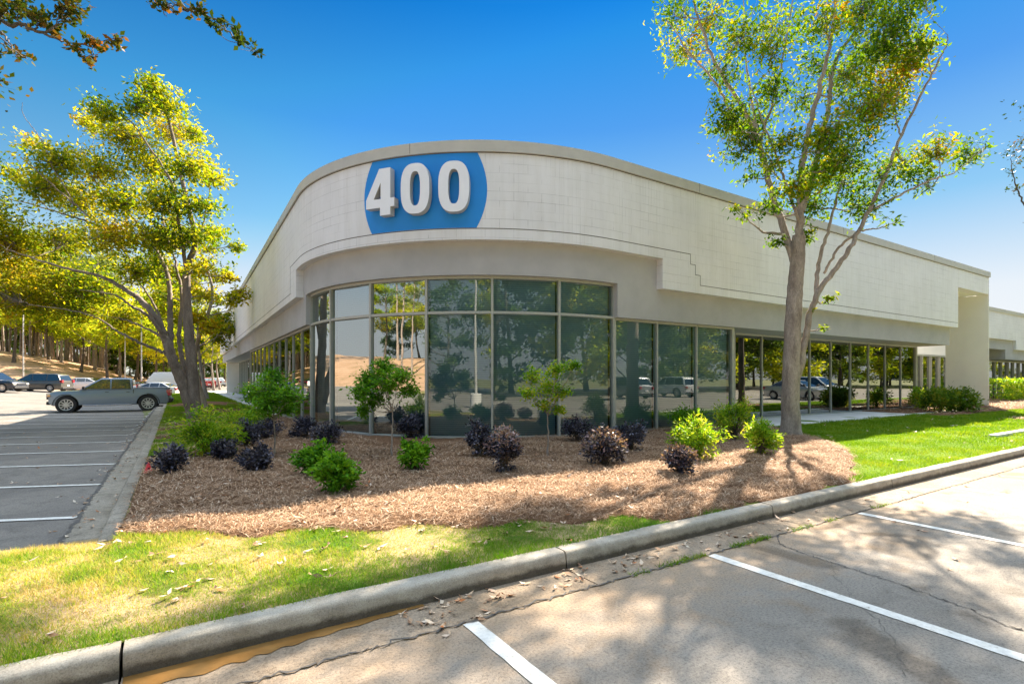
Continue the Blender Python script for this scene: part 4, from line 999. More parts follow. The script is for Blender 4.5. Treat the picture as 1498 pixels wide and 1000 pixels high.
cl = [(1000, 75, 38, .6), (985, 25, 36, .55), (1040, 30, 46, .6), (1095, 45, 42, .6), (1060, 100, 38, .6), (1150, 35, 44, .55), (1128, 125, 38, .7), (1060, 168, 34, 1), (1100, 178, 36, 1), (1085, 210, 38, 1), (1130, 70, 34, .6), (1190, 90, 34, .6), (1165, 150, 34, .6), (1130, 290, 26, .6), (1240, 270, 34, .7), (1260, 300, 30, .6), (1150, 205, 34, .7), (1120, 240, 26, .6),
      (1245, 105, 50), (1290, 60, 50), (1332, 88, 38), (1305, 130, 46), (1262, 160, 48), (1222, 195, 40), (1240, 225, 40), (1205, 250, 38), (1190, 300, 32, .9), (1172, 345, 20, .9), (1135, 350, 14, 1), (1340, 60, 28, .8),
      (1330, 235, 32, .7), (1372, 215, 32, .8), (1412, 222, 30, .8), (1290, 255, 38, .7), (1350, 262, 30, .6), (1280, 300, 26, .5), (1312, 325, 14, .4), (1205, 20, 46, .5), (1262, 10, 50, .8), (1315, 15, 36, .8), (1168, 262, 34, .8), (1085, 310, 22, .4), (1115, 300, 16, .4), (1098, 262, 20, .45),
      (1218, 432, 9, 1.3, -.4), (1188, 452, 4, 1.5, -.2), (1205, 480, 6, 1.4, -.2), (1280, -35, 45, .5), (1340, -15, 35, .6)]
r_ = np.random.default_rng(21)
make_tree('broadleaf_tree', bR, limbs, jitter_clusters(cl, D, 1.5, r_, 3.8), M['leafR'], M['bark'], 5, .125, 'tall airy tree with a smooth grey forked trunk in the mulch bed at right', 'tree', flat=.9, twig=.008, asp=.38, droop=1.2, spread=.6)

# left tree (several stems from one foot)
bL, dL = hit(284, 612); D = dL
limbs = [(T3([(286, 624), (284, 580), (279, 520), (275, 470), (273, 430), (275, 390), (286, 350), (272, 290), (256, 215), (240, 150), (228, 120)], D), .21, .018),
         (T3([(284, 618), (272, 575, -.1), (258, 540, -.3), (248, 512, -.5), (240, 490, -.6), (226, 462, -.8), (205, 438, -.9), (185, 425, -1.0), (150, 405, -1.2), (80, 388, -1.5), (10, 365, -1.8)], D), .20, .012),
         (T3([(250, 520, -.4), (232, 512, -.5), (214, 505, -.7), (190, 494, -.9), (171, 484, -1), (147, 467, -1.2), (110, 455, -1.4), (60, 448, -1.5)], D), .06, .008),
         (T3([(243, 497, -.6), (222, 484, -.3), (200, 474, -.1), (178, 466, .1), (150, 462, .2)], D), .05, .008),
         (T3([(243, 497, -.6), (230, 478, -.9), (212, 458, -1.2), (190, 446, -1.5), (165, 430, -1.7), (115, 424, -2)], D), .075, .01),
         (T3([(246, 508, -.5), (236, 470, -.2), (222, 440, 0), (205, 415, .1), (185, 390, .2)], D), .06, .01),
         (T3([(250, 515, -.4), (249, 470, -.1), (249, 440, 0), (244, 400, .2), (228, 365, .5), (205, 348, .7), (160, 335, .9), (110, 318, 1.0), (50, 300, 1.2), (-10, 285, 1.3)], D), .10, .012),
         (T3([(228, 365, .5), (195, 320, .3), (160, 290, .2), (138, 262, 0), (120, 235, 0)], D), .05, .01),
         (T3([(274, 400), (262, 330, -.6), (252, 270, -.8), (215, 210, -1), (180, 165, -1.2)], D), .07, .012),
         (T3([(276, 380), (294, 340, .6), (305, 290, .8), (312, 240, .9)], D), .045, .01),
         (T3([(205, 415, .1), (190, 380, -.5), (160, 345, -1.0), (110, 300, -1.6), (60, 255, -2.0), (30, 230, -2.1)], D), .045, .01),
         (T3([(110, 300, -1.6), (75, 240, -2.0), (60, 205, -2.1), (50, 190, -2.1), (34, 168, -2.1), (33, 150, -2.1)], D), .018, .005),
         (T3([(280, 570, .1), (268, 530, .4), (262, 490, .6), (266, 440, .9), (258, 390, 1.1), (240, 330, 1.3), (225, 260, 1.4)], D), .10, .012)]
cl = [(240, 150, 34), (218, 122, 24), (150, 162, 28), (130, 175, 20), (182, 200, 40), (250, 190, 36), (292, 196, 20), (225, 240, 44), (280, 240, 34), (312, 256, 24), (150, 245, 40), (92, 235, 38), (40, 205, 20, .8), (15, 250, 24, .8), (62, 272, 38), (120, 290, 44), (180, 292, 42), (240, 292, 40), (300, 300, 26), (312, 340, 20), (284, 345, 30), (222, 345, 40), (160, 345, 40), (100, 350, 36), (40, 358, 44), (5, 350, 40), (30, 402, 48), (90, 402, 44), (150, 422, 42), (105, 448, 36), (50, 438, 44), (200, 395, 36), (300, 385, 24, .8), (302, 430, 18, .6), (240, 430, 30, .8), (185, 465, 30), (0, 430, 50), (205, 150, 26), (-40, 300, 60), (-40, 400, 60)]
r_ = np.random.default_rng(22)
make_tree('broadleaf_tree', bL, limbs, jitter_clusters(cl, D, 1.7, r_, 6.0), M['leafL'], M['bark_brown'], 6, .145, 'large spreading yellow-green tree with several leaning stems beside the pickup', 'tree', flat=.7, twig=.011, asp=.45, droop=.8, spread=.8)

# branches that reach in from a tree just left of the camera
Dn = 6.0; bN = np.array([-4.3, 4.8, float(lawn_z(-4.3, 4.8))])
top = bN+np.array([.5, .3, 5.2])
limbs = [([bN-np.array([0, 0, .1]), bN+np.array([.1, 0, 2.2]), bN+np.array([.3, .2, 4]), top], .2, .11),
         ([bN+np.array([.25, .15, 3.6]), at(-180, 60, 5.2), at(-60, 20, 5.6), at(10, 34, 5.9), at(52, 43, 6), at(90, 60, 6.1), at(125, 68, 6.2), at(168, 60, 6.2)], .035, .004),
         ([top, at(100, -330, 6), at(200, -130, 6.2), at(262, -2, 6.4), at(292, 18, 6.4), at(322, 36, 6.5), at(350, 62, 6.5), at(371, 76, 6.5)], .03, .003),
         ([at(-60, 20, 5.6), at(-10, 40, 5.5), at(12, 62, 5.4), at(28, 92, 5.3)], .014, .003)]
cl = [(8, 18, 22, 1), (30, 10, 24, 1.1), (60, 28, 20, 1.2), (90, 12, 22, 1), (72, 45, 12, .8), (120, 75, 14, 1.4), (140, 58, 14, 1.4), (168, 60, 12, 1.6), (128, 92, 8, 1.2), (20, 75, 12, .7), (38, 85, 9, .8), (2, 78, 8, .8), (5, 120, 9, 1.1), (240, 5, 16, 1.4), (290, 8, 14, 1.1), (318, 30, 13, 1.5), (345, 42, 12, 1.2), (352, 62, 9, 1), (373, 72, 8, 1.8), (232, -12, 14, 1), (100, -10, 20, 1), (-60, -20, 60, .5), (-50, 110, 50, .4), (120, -150, 80, .3)]
cl = [(a, b, c*1.35, d*1.0, 0) for a, b, c, d in cl]
make_tree('overhanging_tree', bN, limbs, jitter_clusters(cl, 6.1, .4, r_, 1.0), M['leafRust'], M['bark_dark'], 8, .07, 'thin leafy branches with rusty tips hanging into the top left corner', 'tree', flat=.6, twig=.005, asp=.6, droop=.2, spread=.5)
# tree beyond the right edge
bE = np.array([24.6, 4.9, float(lawn_z(24.6, 4.9))]); dE = float(bE[:2]@FW)
limbs = [([bE-np.array([0, 0, .1]), bE+np.array([0, 0, 2]), bE+np.array([-.2, .1, 4.2])], .17, .12),
         ([bE+np.array([-.1, .1, 3.4]), at(1540, 345, dE), at(1510, 312, dE), at(1493, 290, dE), at(1484, 262, dE), at(1478, 232, dE)], .05, .008),
         ([bE+np.array([-.2, .1, 4]), at(1560, 240, dE), at(1520, 180, dE), at(1500, 140, dE)], .07, .01), ([bE+np.array([-.2, .1, 4]), bE+np.array([1, -.5, 6]), bE+np.array([2, -1, 8])], .09, .02)]
cl = [(1482, 215, 20, .8), (1494, 200, 16, .8), (1480, 250, 16, .8), (1492, 275, 16, .9), (1505, 235, 24, .8), (1530, 200, 40, .8), (1560, 260, 50, .6), (1560, 150, 60, .6), (1540, 320, 30, .5), (1620, 150, 70, .6), (1640, 250, 70, .6)]
make_tree('bare_topped_tree', bE, limbs, jitter_clusters(cl, dE, 1.0, r_, .9), M['leafRust'], M['bark_dark'], 9, .11, 'thin rusty-leaved tree whose twigs reach in at the right edge of the sky', 'tree', flat=.8, twig=.01, spread=.6)

# ================================================================== BACKGROUND TREES
def place(o, p, s=1, rz=0): o.location = tuple(p); o.scale = (s, s, s); o.rotation_euler = (0, 0, rz)
pr = []
for k in range(3):
    rr = np.random.default_rng(50+k); h = 19+k*1.5; b0 = np.zeros(3)
    trunk = [b0-np.array([0, 0, .3]), np.array([.1*k, .1, h*.4]), np.array([.3, -.15*k, h*.75]), np.array([.2, .1, h])]
    limbs = [(trunk, .19, .05)]; cl = []
    TL = smooth_line(trunk, 8)
    for i in range(16):
        t = .52+.46*i/15; s0 = TL[int(t*(len(TL)-1))]; a = i*2.4+rr.uniform(0, 1); q = (1.9*(1-(t-.5)*1.3)+.6)*rr.uniform(.7, 1.2)
        e = s0+np.array([math.cos(a)*q, math.sin(a)*q, rr.uniform(-.1, .7)]); limbs.append(([s0, (s0+e)/2+np.array([0, 0, .15]), e], .045, .012)); cl.append((e, .95, 60)); cl.append(((s0+e)/2, .7, 30))
    pr.append(make_tree('pine_tree', b0, limbs, cl, M['needle'], M['bark_pine'], 60+k, .42, 'tall straight pine standing on the straw covered bank', 'tree', 'pines on the bank', flat=.45, twig=.02, asp=.25))
rr = np.random.default_rng(77); npine = 0
def put_pine(x, y):
    global npine
    o = pr[npine] if npine < 3 else copy_tree(pr[npine % 3]); npine += 1
    z = bankz_at(x, y)
    place(o, (x, y, z-.1), rr.uniform(.8, 1.1), rr.uniform(0, 6.28))
    lean = rr.normal()*.03; o.rotation_euler.x = lean
pxs = [-60, -30, 6, 13, 22, 38, 45, 52, 60, 70, 78, 84, 90, 97, 104, 110, 118, 124, 130, 136, 142, 150, 160, 168, 176, -10, 0, 30, 56, 66, 74, 100, 107, 113, 121, 128, 139, 147, 156]
for i, px in enumerate(pxs):
    p = FW*(d := [84, 92, 102, 88, 97, 110][i % 6]+rr.uniform(-4, 4))+RT*(px-CX)/F*d; put_pine(p[0], p[1])
for i in range(30):                                  # the rest of the bank, seen in the glass
    th = R(57.5+rr.uniform(48, 150)); rad = rr.uniform(58, 84) if th > R(57.5+105) else rr.uniform(84, 100)
    put_pine(rad*math.cos(th), rad*math.sin(th))
bgp = [auto_tree('woodland_tree', (0, 0, 0), 10.5+k, 4.4, 90+k, M['leafBG'], M['bark_dark'], 8000, .36, 'sunlit yellow-green tree behind the parked cars', 'yellow-green trees behind the car park', low=.36, trunk_r=.17, ncl=34, flat=.55) for k in range(3)]
dkp = [auto_tree('evergreen_tree', (0, 0, 0), 9+k*2, 3.6, 120+k, M['leafDark'], M['bark_dark'], 7000, .36, 'dark bushy evergreen tree at the back of the car park', 'dark evergreens at the back of the car park', low=.04, trunk_r=.15, ncl=36, conic=.4) for k in range(2)]
nb = [0, 0]
def put_bg(px, d, s, kind=0, dz=-.1, xy=None):
    pr_ = (bgp, dkp)[kind]; i = nb[kind]; nb[kind] += 1
    o = pr_[i] if i < len(pr_) else copy_tree(pr_[i % len(pr_)])
    if xy is None: p = FW*d+RT*(px-CX)/F*d
    else: p = np.array(xy)
    place(o, (p[0], p[1], bankz_at(p[0], p[1])+dz), s, rr.uniform(0, 6.28)); return o
for px, d, s in [(-40, 74, 1.15), (20, 70, 1.15), (72, 80, 1.15), (118, 76, 1.1), (158, 70, 1.15), (196, 78, 1.1), (232, 72, 1.1), (262, 82, 1.1), (50, 95, 1.3), (100, 96, 1.25), (140, 92, 1.25), (0, 96, 1.3), (180, 98, 1.2), (215, 98, 1.2), (245, 100, 1.25), (285, 96, 1.15), (300, 84, 1.0), (316, 100, 1.05), (330, 112, 1.1), (345, 130, 1.2), (-90, 90, 1.3), (-130, 80, 1.2), (10, 84, .95), (48, 86, .9), (86, 84, .95), (128, 86, .9), (170, 84, .9), (204, 84, .9), (240, 80, .85), (150, 110, 1.3), (75, 112, 1.3), (30, 110, 1.3), (225, 110, 1.2), (270, 108, 1.15)]: put_bg(px, d, s)
for px, d, s in [(170, 112, .95), (190, 104, .85), (212, 108, .9), (236, 102, .85), (256, 110, .95), (276, 116, .95), (295, 122, 1.0), (312, 132, 1.1), (150, 116, 1.0), (205, 118, 1.1), (248, 122, 1.1), (330, 140, 1.1)]: put_bg(px, d, s, 1)
for px, d, s in [(178, 95, .8), (200, 88, .8), (222, 90, .85), (245, 86, .8), (262, 92, .85), (60, 125, 1.2), (20, 128, 1.3), (100, 126, 1.2), (140, 122, 1.1), (280, 105, .8), (-20, 124, 1.3), (320, 125, .9), (82, 118, 1.1), (40, 120, 1.2), (120, 118, 1.1), (0, 118, 1.2), (160, 118, 1.0)]: put_bg(px, d, s, 1)
# trees along the left kerb behind the big one
lt = [(300, 577, 24.5, 9.0, 2.2), (303, 573, 34, 9.0, 2.3), (313, 570, 62, 9.5, 3.0), (322, 570, 72, 9.5, 3.2)]
for i, (px, py, d, h, cr) in enumerate(lt):
    p = gnd(px, d); auto_tree('kerbside_tree', p, h, cr, 140+i, M['leafL'], M['bark'], 8000, .2, ['slender orange-tinged tree directly behind the big left tree', 'second tree along the left lawn behind the big one', 'tree by the far end of the left wing', 'last tree beyond the end of the left wing'][i], 'trees along the left lawn', low=.33, trunk_r=.13, lean=(-.6, .2), ncl=36)
for i in range(16):
    th = R(rr.uniform(150, 206)); rad = rr.uniform(56, 82); put_pine(rad*math.cos(th), rad*math.sin(th))
for i in range(20):
    th = R(160+i*2.6); rad = rr.uniform(80, 98); o = put_bg(0, 0, 1.25, i % 2, xy=(rad*math.cos(th), rad*math.sin(th)))
# trees behind the camera, mirrored in the curved glass
wallp = [auto_tree('broadleaf_tree', (0, 0, 0), 13+k, 5.0, 180+k, M['leafDark'] if k == 0 else M['leafBG'], M['bark_dark'], 7000, .42, 'green tree behind the camera, seen only as a reflection in the dark glass', 'trees mirrored in the windows', low=.08, trunk_r=.2, ncl=40, flat=.7) for k in range(2)]
iw = 0
for x, y, sc_ in [(-30+i*7.2+(i % 3), -20-(i % 2)*2.5, 1.0+.1*(i % 3)) for i in range(21)]+[(-26+i*8.5, -31-(i % 3)*2, 1.2+.1*(i % 2)) for i in range(20)]+[(122, -12, 1.2), (128, -2, 1.3), (134, 6, 1.3), (118, -20, 1.2), (126, -22, 1.3), (134, -20, 1.3), (142, -24, 1.3), (150, -22, 1.3), (158, -28, 1.4), (138, -12, 1.4), (112, -16, 1.2)]:
    q_ = (0, 1, 0)[iw % 3] if y < -24 else (1, 0, 1)[iw % 3]
    if iw < 2: o = wallp[iw]
    else: o = copy_tree(wallp[q_])
    iw += 1; place(o, (x, y, -.1), sc_, rr.uniform(0, 6.28))
polar('verge', np.r_[17, 20, 30, 50], np.linspace(R(200), R(335), 60), lambda X, Y, Rr, T: -.07+.08*ss(17, 18, Rr)*0+0*X, M['ground'])

# ================================================================== SHRUBS
def shrub(px, py, wpx, hpx, mat, label, cat='shrub', group=None, name='shrub', n=1700, leaf=.05, asp=.5, seed=0, lift=.0, flat=1, droop=.1, tipmat=None, stemmat='bark_dark', loose=.25):
    r = np.random.default_rng(seed+int(px)); p, d = hit(px, py); w = wpx*d/F/2; h = hpx*d/F*1.0
    root_ = empty(name, p, 0, label, cat, group); LV = Geo(); ST = Geo()
    ns = 34; z0 = lift*h
    for k in range(ns):
        dv = r.normal(size=3); dv[2] = abs(dv[2]) if r.random() < .72 else dv[2]; dv /= np.linalg.norm(dv)
        rr_ = r.uniform(.72, 1.08) if r.random() < .7 else r.uniform(.4, .8)
        rr_ *= 1+loose*(r.random()-.4)
        zz = z0+(h-z0)*.45+dv[2]*(h-z0)*.5*rr_
        e = np.array([dv[0]*w*rr_*.92, dv[1]*w*rr_*.92, max(.04, zz)])
        s0 = np.array([r.normal()*.03, r.normal()*.03, -.02]); mid = np.array([e[0]*.35, e[1]*.35, e[2]*.55])
        q = smooth_line([s0, mid, e], 4); ST.add(*tube(q, np.linspace(.008, .003, len(q)), 4))
        per = n//ns; t = r.uniform(0, 1, per)[:, None]**.7; a = mid+(e-mid)*.35
        P = a*(1-t)+e*t+r.normal(size=(per, 3))*w*.15
        P[:, 2] = np.maximum(P[:, 2], .015); D_ = (P-np.array([0, 0, h*.3])); D_ /= np.linalg.norm(D_, axis=1)[:, None]
        LV.add(*leaf_quads(P, leaf, r, .25, droop, asp, D=D_))
    ST.build('stems', M[stemmat], root_, True); LV.build('foliage', M[mat], root_)
    if tipmat:
        TP = Geo(); k = n//5; dv = r.normal(size=(k, 3)); dv[:, 2] = np.abs(dv[:, 2])+.3; dv /= np.linalg.norm(dv, axis=1)[:, None]
        P = dv*np.array([w, w, h*.55])*r.uniform(.9, 1.2, k)[:, None]*[.95, .95, 1]+np.array([0, 0, z0+h*.42]); TP.add(*leaf_quads(P, leaf, r, .2, 0, asp, D=dv)); TP.build('young_leaves', M[tipmat], root_)
    return root_
PG = 'dark purple shrubs in the mulch bed'
purple = [(250, 694, 46, 42, 'dark purple shrub next to the small red marker'), (328, 673, 38, 28, 'low dark purple shrub in front of the big bright green shrub'), (375, 691, 42, 40, 'dark purple shrub left of the pair of bright green shrubs'),
          (361, 654, 46, 38, 'dark purple shrub right behind the bright green clump'), (390, 642, 44, 30, 'dark purple shrub left of the first little tree stem foot'), (447, 641, 40, 32, 'dark purple shrub against the left end of the curved glass'),
          (478, 651, 50, 34, 'wide dark purple shrub before the narrow glass pane'), (600, 641, 36, 34, 'dark purple shrub at the glass behind the round green shrub'), (700, 670, 46, 54, 'dark purple shrub, left one of the middle pair'), (737, 693, 50, 66, 'tall dark purple shrub, right one of the middle pair'),
          (846, 647, 48, 40, 'dark purple shrub right of the thin yellow-lit tree'), (884, 683, 60, 54, 'purple shrub covered in pale pink young leaves'), (922, 661, 46, 50, 'dark purple shrub behind the pink tipped one'), (995, 694, 48, 40, 'low purple shrub below the lime shrubs')]
for i, (px, py, w_, h_, lb) in enumerate(purple):
    shrub(px, py, w_, h_, 'purple', lb, 'shrub', PG, 'purple_shrub', n=2000, leaf=.055, asp=.5, seed=200+i, tipmat='pinktip' if i in (11, 13, 9) else None, loose=.5)
GG = 'bright green shrubs in the mulch bed'
green = [(303, 667, 78, 62, 'lime', 'large feathery bright green shrub nearest the left lawn', 3200), (350, 640, 80, 46, 'lime', 'feathery bright green shrub behind the large one, under the first little tree', 3000),
         (463, 698, 60, 52, 'green', 'bright green shrub, rear one of the front pair', 1800), (490, 724, 60, 58, 'green', 'bright green rounded shrub nearest the camera', 2000), (608, 689, 44, 46, 'green', 'small round bright green shrub left of centre', 1600),
         (1006, 632, 54, 40, 'green', 'green shrub behind the lime yellow one against the glass', 1800), (1019, 672, 66, 66, 'lime', 'lime yellow feathery shrub nearest the low purple one', 2600), (1074, 645, 58, 62, 'lime', 'lime yellow shrub in the middle of the right group', 2400), (1112, 667, 48, 56, 'lime', 'lime green shrub just left of the grey trunk', 2000)]
for i, (px, py, w_, h_, mt, lb, n_) in enumerate(green):
    shrub(px, py, w_, h_, mt, lb, 'shrub', GG, 'green_shrub', n=n_, leaf=.075 if mt == 'lime' else .065, asp=.34 if mt == 'lime' else .5, seed=300+i, loose=.5, droop=.3)
def small_tree(px, py, crown, mat, label, seed, n, lean=0):
    p, d = hit(px, py); r = np.random.default_rng(seed); c = [(at(x, y, d+dz), rr_*d/F*1.12, n*w*1.0) for x, y, rr_, w, dz in crown]
    j = at(px+lean*.5, crown[0][1]+42, d); limbs = [([p-np.array([0, 0, .05]), (p+j)/2+np.array([.01, 0, 0]), j, at(crown[0][0], crown[0][1]+10, d)], .017, .008)]
    for x, y, rr_, w, dz in crown: limbs.append(([j, (j+at(x, y, d+dz))/2, at(x, y, d+dz)], .009, .004))
    make_tree('small_ornamental_tree', p, limbs, c, M[mat], M['bark'], seed, .072, label, 'small tree', 'little trees with thin stems in the bed', flat=.9, twig=.005, asp=.42, droop=.4, spread=.75)
small_tree(401, 668, [(400, 572, 26, 1, 0), (375, 575, 20, .8, .2), (425, 578, 18, .7, -.2), (398, 552, 18, .7, .2), (385, 595, 16, .6, -.2), (418, 597, 14, .5, .2)], 'green', 'little tree with a round dark green crown at the left end of the curved glass', 401, 1000)
small_tree(572, 668, [(562, 560, 22, .9, 0), (540, 556, 20, .8, .2), (585, 550, 18, .6, -.2), (560, 535, 15, .6, .2), (528, 575, 15, .6, -.2), (598, 570, 14, .4, 0), (532, 600, 9, .3, 0), (550, 585, 14, .5, .1)], 'green', 'little tree with an uneven green crown left of the middle of the glass', 402, 1000, 3)
small_tree(801, 668, [(802, 565, 18, .7, 0), (780, 548, 16, .6, .2), (815, 540, 15, .6, -.2), (840, 535, 11, .4, 0), (770, 572, 12, .4, -.1), (822, 575, 13, .5, .1), (795, 590, 12, .4, 0), (818, 600, 8, .3, .1)], 'lime', 'sparse little tree with sunlit top leaves right of the middle of the glass', 403, 560)
# right hand planting by the pier
shrub(1350, 599, 40, 34, 'lime', 'yellow-green shrub at the end of the glass wall', 'shrub', None, 'green_shrub', n=1600, leaf=.11, seed=501)
shrub(1376, 602, 56, 38, 'shrubdk', 'dark green spreading shrub in front of the entry windows', 'shrub', None, 'dark_shrub', n=2400, leaf=.12, seed=502, loose=.5)
shrub(1407, 602, 48, 34, 'shrubdk', 'dark green shrub touching the white end pier', 'shrub', None, 'dark_shrub', n=2200, leaf=.12, seed=503, loose=.5)
def hedge():
    r = np.random.default_rng(9); x0, x1, y0, y1, h = 41.5, 60, 10.6, 12.4, 1.32
    rt = empty('clipped_hedge', (48, 11.5, .2), 0, 'clipped yellow-green hedge at the right edge in front of the farther building', 'hedge'); n = 16000
    P = np.c_[r.uniform(x0, x1, n)-48, r.uniform(y0, y1, n)-11.5, r.uniform(.1, h, n)]; k = r.random(n)
    P[k < .45, 1] = y0-11.5+np.abs(r.normal(size=(k < .45).sum()))*.08; P[k > .7, 2] = h-np.abs(r.normal(size=(k > .7).sum()))*.07
    P += r.normal(size=P.shape)*.04; G_ = Geo(); G_.add(*leaf_quads(P, .13, r, .3, 0, .6)); G_.build('foliage', M['lime'], rt)
    m = MB()
    for i in range(24): m.box(-6+i*.75, -5.96+i*.75, -.02, .02, -.1, 1)
    m.build('stems', M['bark_dark'], rt)
hedge()
# red marker
pm, dm = hit(217, 691); rtm = MB()
rtm.lathe([(.001, .16), (.012, .155), (.05, .03), (.055, .0)], 0, 0, 8); rtm.box(-.06, .06, -.06, .06, -.01, .008)
o = rtm.build('red_marker', M['redflag'], smooth=30); o.location = tuple(pm); tag(o, 'tiny red cone shaped marker in the mulch left of the purple shrub', 'marker')

# ================================================================== GROUND COVER
def scatter(box, dens, keep, seed):
    r = np.random.default_rng(seed); x0, x1, y0, y1 = box; n = int((x1-x0)*(y1-y0)*dens)
    P = np.c_[r.uniform(x0, x1, n), r.uniform(y0, y1, n)]
    d = P@FW; l = P@RT; vis = (d > .5) & (np.abs(l) < d*1.1+.4); P = P[vis]
    P = P[keep(P[:, 0], P[:, 1])]; return P, r
def lawn_keep(x, y): return (((x > XB) & (y > YB)) | ((y > YB) & (y < 6.0))) & ~in_mulch(x, y)
def blades(name, regs, hgt, wid, mat, seed):
    Vs = []
    for box, dens, hs in regs:
        P, r = scatter(box, dens, lawn_keep, seed); seed += 1; n = len(P)
        z = lawn_z(P[:, 0], P[:, 1])-.015; edge_ = ss(.35, 0, P[:, 1]-YB)
        clump_ = .6+.7*np.clip(np.sin(P[:, 0]*3.1+P[:, 1]*2)*np.sin(P[:, 1]*4.3-P[:, 0])+.5, 0, 1.2)
        h = hgt*hs*(clump_+edge_*.7)*r.uniform(.6, 1.3, n); a = r.uniform(0, 6.28, n); w = wid*hs*r.uniform(.7, 1.3, n)
        ln = r.normal(size=(n, 2))*h[:, None]*.55
        b = np.c_[P, z]; dx = np.c_[np.cos(a)*w, np.sin(a)*w, 0*a]
        t = b+np.c_[ln, h]
        Vs.append(np.stack([b-dx, b+dx, t], 1).reshape(-1, 3))
    V = np.vstack(Vs); o = npmesh(name, V, np.arange(len(V)).reshape(-1, 3), mat); o['kind'] = 'stuff'; return o
blades('grass', [((-3.2, 1.5, 3.58, 6.1), 7500, 1), ((1.5, 5.2, 3.58, 5.2), 7500, .9), ((-9, -3.2, 3.58, 6.1), 2500, 1)], .033, .0024, M['blade_dry'], 31)
blades('grass', [((7.9, 15, 3.6, 8.7), 1900, 1.1), ((15, 31, 3.6, 8.7), 700, 1.8), ((31, 46, 3.6, 9), 250, 2.8)], .032, .0045, M['blade'], 41)
blades('grass', [((-.45, 2.9, 12, 24), 1500, 1.2), ((-.45, 3, 24, 58), 500, 2.2)], .035, .005, M['blade'], 51)
def straw():
    Vs = []
    def mk_keep(x, y): return in_mulch(x, y)
    for box, dens, ln, w, sd in [((-.5, 9.9, 3.6, 6.6), 2900, .15, .0022, 1), ((-.5, 14.3, 6.6, 10), 1500, .17, .0032, 2), ((-.5, 3.6, 10, 21), 600, .2, .0045, 3), ((9.9, 13, 4, 6.6), 2200, .16, .0025, 4), ((23, 46, 3.7, 13), 60, .3, .012, 5)]:
        P, r = scatter(box, dens, mk_keep, 60+sd); n = len(P); a = r.normal(size=n)*1.0+r.choice([.3, 1.9], n); l = ln*r.uniform(.5, 1.2, n)
        z = mulch_z(P[:, 0], P[:, 1])+r.uniform(-.004, .03, n)
        up = np.abs(r.normal(size=n))*.16*np.where(r.random(n) < .1, 2.2, 1)
        d = np.c_[np.cos(a), np.sin(a), up]; b = np.c_[P, z]; s = np.c_[-np.sin(a), np.cos(a), 0*a]*(w*r.uniform(.6, 1.4, n))[:, None]
        mid = b+d*l[:, None]*.5+np.c_[0*a, 0*a, np.full(n, .008)]; e = b+d*l[:, None]*1.0-np.c_[0*a, 0*a, up*l*.9]+s*r.normal(size=n)[:, None]*5
        Vs.append(np.stack([b, mid-s, e, mid+s], 1).reshape(-1, 3))
    V = np.vstack(Vs); o = npmesh('pine_straw', V, np.arange(len(V)).reshape(-1, 4), M['straw']); o['kind'] = 'stuff'
straw()
def litter():
    r = np.random.default_rng(5); G_ = Geo()
    for box, n, z, s, f in [((-.4, 9, 4, 9.5), 600, 'm', .07, .35), ((-3, 4, 3.6, 6), 46, 'l', .075, .4), ((1, 14, .6, 3.05), 24, 'r', .07, .5), ((.5, 9, 3.08, 3.46), 90, 'g', .07, .5), ((9, 28, 3.7, 8.5), 70, 'l', .09, .4), ((-8, -.9, 6.3, 24), 170, 'r', .07, .3), ((-14, -.9, 24, 40), 90, 'r', .08, .3), ((-.5, 2.5, 12, 24), 60, 'l', .08, .4), ((-1.1, -.6, 6, 24), 170, 'g', .06, .4)]:
        P = np.c_[r.uniform(box[0], box[1], n), r.uniform(box[2], box[3], n)]
        if z == 'g' and box[0] > 0: P[:, 0] = 1.2+np.abs(r.normal(size=n))*2.6
        zz = {'m': mulch_z(P[:, 0], P[:, 1])+.03, 'l': lawn_z(P[:, 0], P[:, 1])+.028, 'r': rise(P[:, 0], P[:, 1])+.012, 'g': 0*P[:, 0]+.02}[z]
        P = np.c_[P, zz]
        for k in range(3):      # lobed leaf: three blades from one point
            D_ = np.c_[r.normal(size=(n, 2)), np.full(n, .12)]; nrm_up = 2.5
            V, Fq = leaf_quads(P, s*(1 if k == 0 else .7), r, nrm_up, -f*.3, .42, D=D_); G_.add(V, Fq)
    o = G_.build('fallen_leaves', M['litter'], None); o['kind'] = 'stuff'
litter()
def weeds():
    r = np.random.default_rng(15); Vs = []
    for cx_, ln, n in [(hp(1040, 812)[0]-.35, .3, 260), (hp(1100, 795)[0], .3, 260), (4.9, .12, 60), (5.6, .2, 90), (6.2, .1, 40), (7.4, .2, 70), (3.2, .1, 40)]:
        x = cx_+r.uniform(-ln, ln, n); y = YG+r.normal(size=n)*.02; b = np.c_[x, y, np.full(n, .005)]; a = r.uniform(0, 6.28, n); dx = np.c_[np.cos(a), np.sin(a), 0*a]*.004
        t = b+np.c_[r.normal(size=(n, 2))*.03, r.uniform(.01, .045, n)]; Vs.append(np.stack([b-dx, b+dx, t], 1).reshape(-1, 3))
    V = np.vstack(Vs); o = npmesh('weeds', V, np.arange(len(V)).reshape(-1, 3), M['blade']); o['kind'] = 'stuff'
weeds()

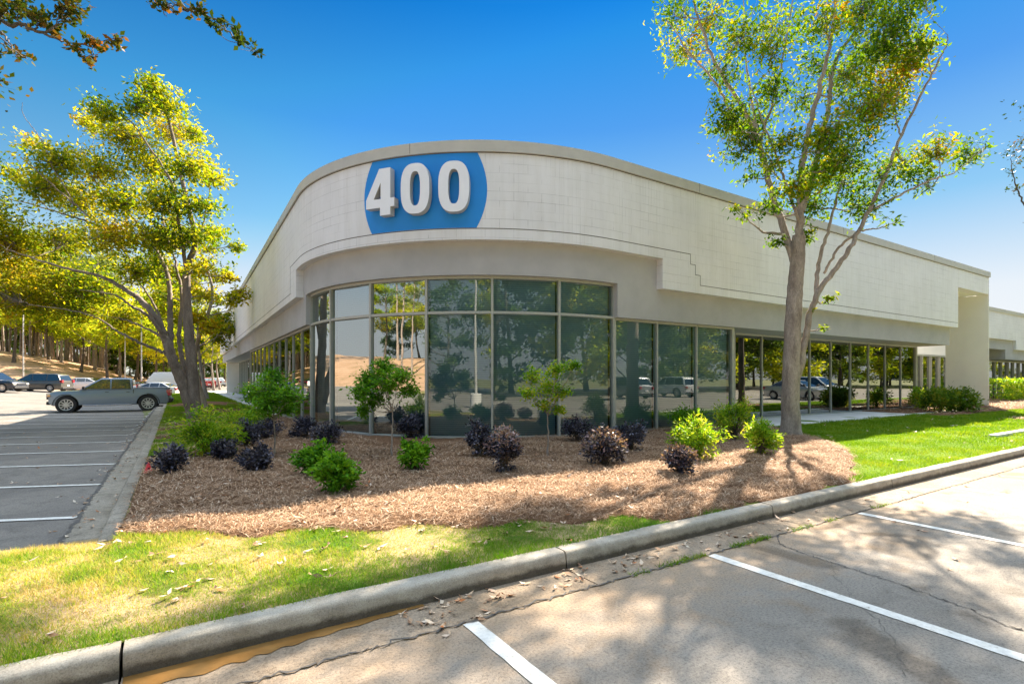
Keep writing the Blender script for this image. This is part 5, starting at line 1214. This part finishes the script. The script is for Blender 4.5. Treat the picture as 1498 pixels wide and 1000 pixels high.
# ================================================================== LIGHT, SKY, CAMERA
EL, AZ = R(37), R(22.8)
sd = Vector((math.cos(EL)*math.cos(AZ), math.cos(EL)*math.sin(AZ), math.sin(EL)))
sun = bpy.data.lights.new('sun', 'SUN'); sun.energy = 3.5; sun.angle = R(.53); sun.color = (1, .87, .70)
so = bpy.data.objects.new('sun', sun); C.objects.link(so); so.rotation_euler = sd.to_track_quat('Z', 'Y').to_euler()
W = bpy.data.worlds.new('World'); S.world = W; W.use_nodes = True; nt = W.node_tree
sky = nt.nodes.new('ShaderNodeTexSky'); sky.sky_type = 'NISHITA'; sky.sun_disc = False; sky.sun_elevation = EL; sky.sun_rotation = math.pi/2-AZ
sky.altitude = 200; sky.air_density = 1.0; sky.dust_density = 0.0; sky.ozone_density = 6.0
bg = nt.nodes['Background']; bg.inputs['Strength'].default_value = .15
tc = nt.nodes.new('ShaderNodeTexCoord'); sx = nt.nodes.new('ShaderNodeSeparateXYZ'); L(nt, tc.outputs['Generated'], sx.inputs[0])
grade = ramp(nt, sx.outputs[2], [(0.00, (0.487, 0.287, 0.165)), (0.13, (0.400, 0.248, 0.155)), (0.27, (0.165, 0.204, 0.170)), (0.42, (0.061, 0.178, 0.183)), (0.58, (0.009, 0.110, 0.165)), (0.66, (0.087, 0.174, 0.217)), (0.80, (3.7, 2.1, 1.08))])  # overhead stop lifted and warmed past the sky texture to add fill light
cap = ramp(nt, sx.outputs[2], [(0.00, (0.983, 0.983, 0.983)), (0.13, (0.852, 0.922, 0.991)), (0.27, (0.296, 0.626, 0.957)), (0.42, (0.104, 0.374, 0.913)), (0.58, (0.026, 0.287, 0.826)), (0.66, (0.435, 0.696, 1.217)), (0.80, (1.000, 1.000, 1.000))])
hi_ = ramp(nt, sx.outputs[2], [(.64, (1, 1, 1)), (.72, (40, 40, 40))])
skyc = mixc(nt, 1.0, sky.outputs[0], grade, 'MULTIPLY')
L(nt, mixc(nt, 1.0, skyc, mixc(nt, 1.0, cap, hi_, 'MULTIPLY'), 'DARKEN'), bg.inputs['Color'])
cam = bpy.data.cameras.new('camera'); co = bpy.data.objects.new('camera', cam); C.objects.link(co); S.camera = co
cam.sensor_width = 36; cam.lens = F/1498*36; cam.shift_y = (HY-500)/1498; cam.clip_start = .05; cam.clip_end = 5000
co.location = (0, 0, CH); co.rotation_euler = (math.pi/2, 0, -YAW)
S.view_settings.view_transform = 'Standard'; S.view_settings.look = 'None'; S.view_settings.gamma = 1; S.view_settings.exposure = 2.7
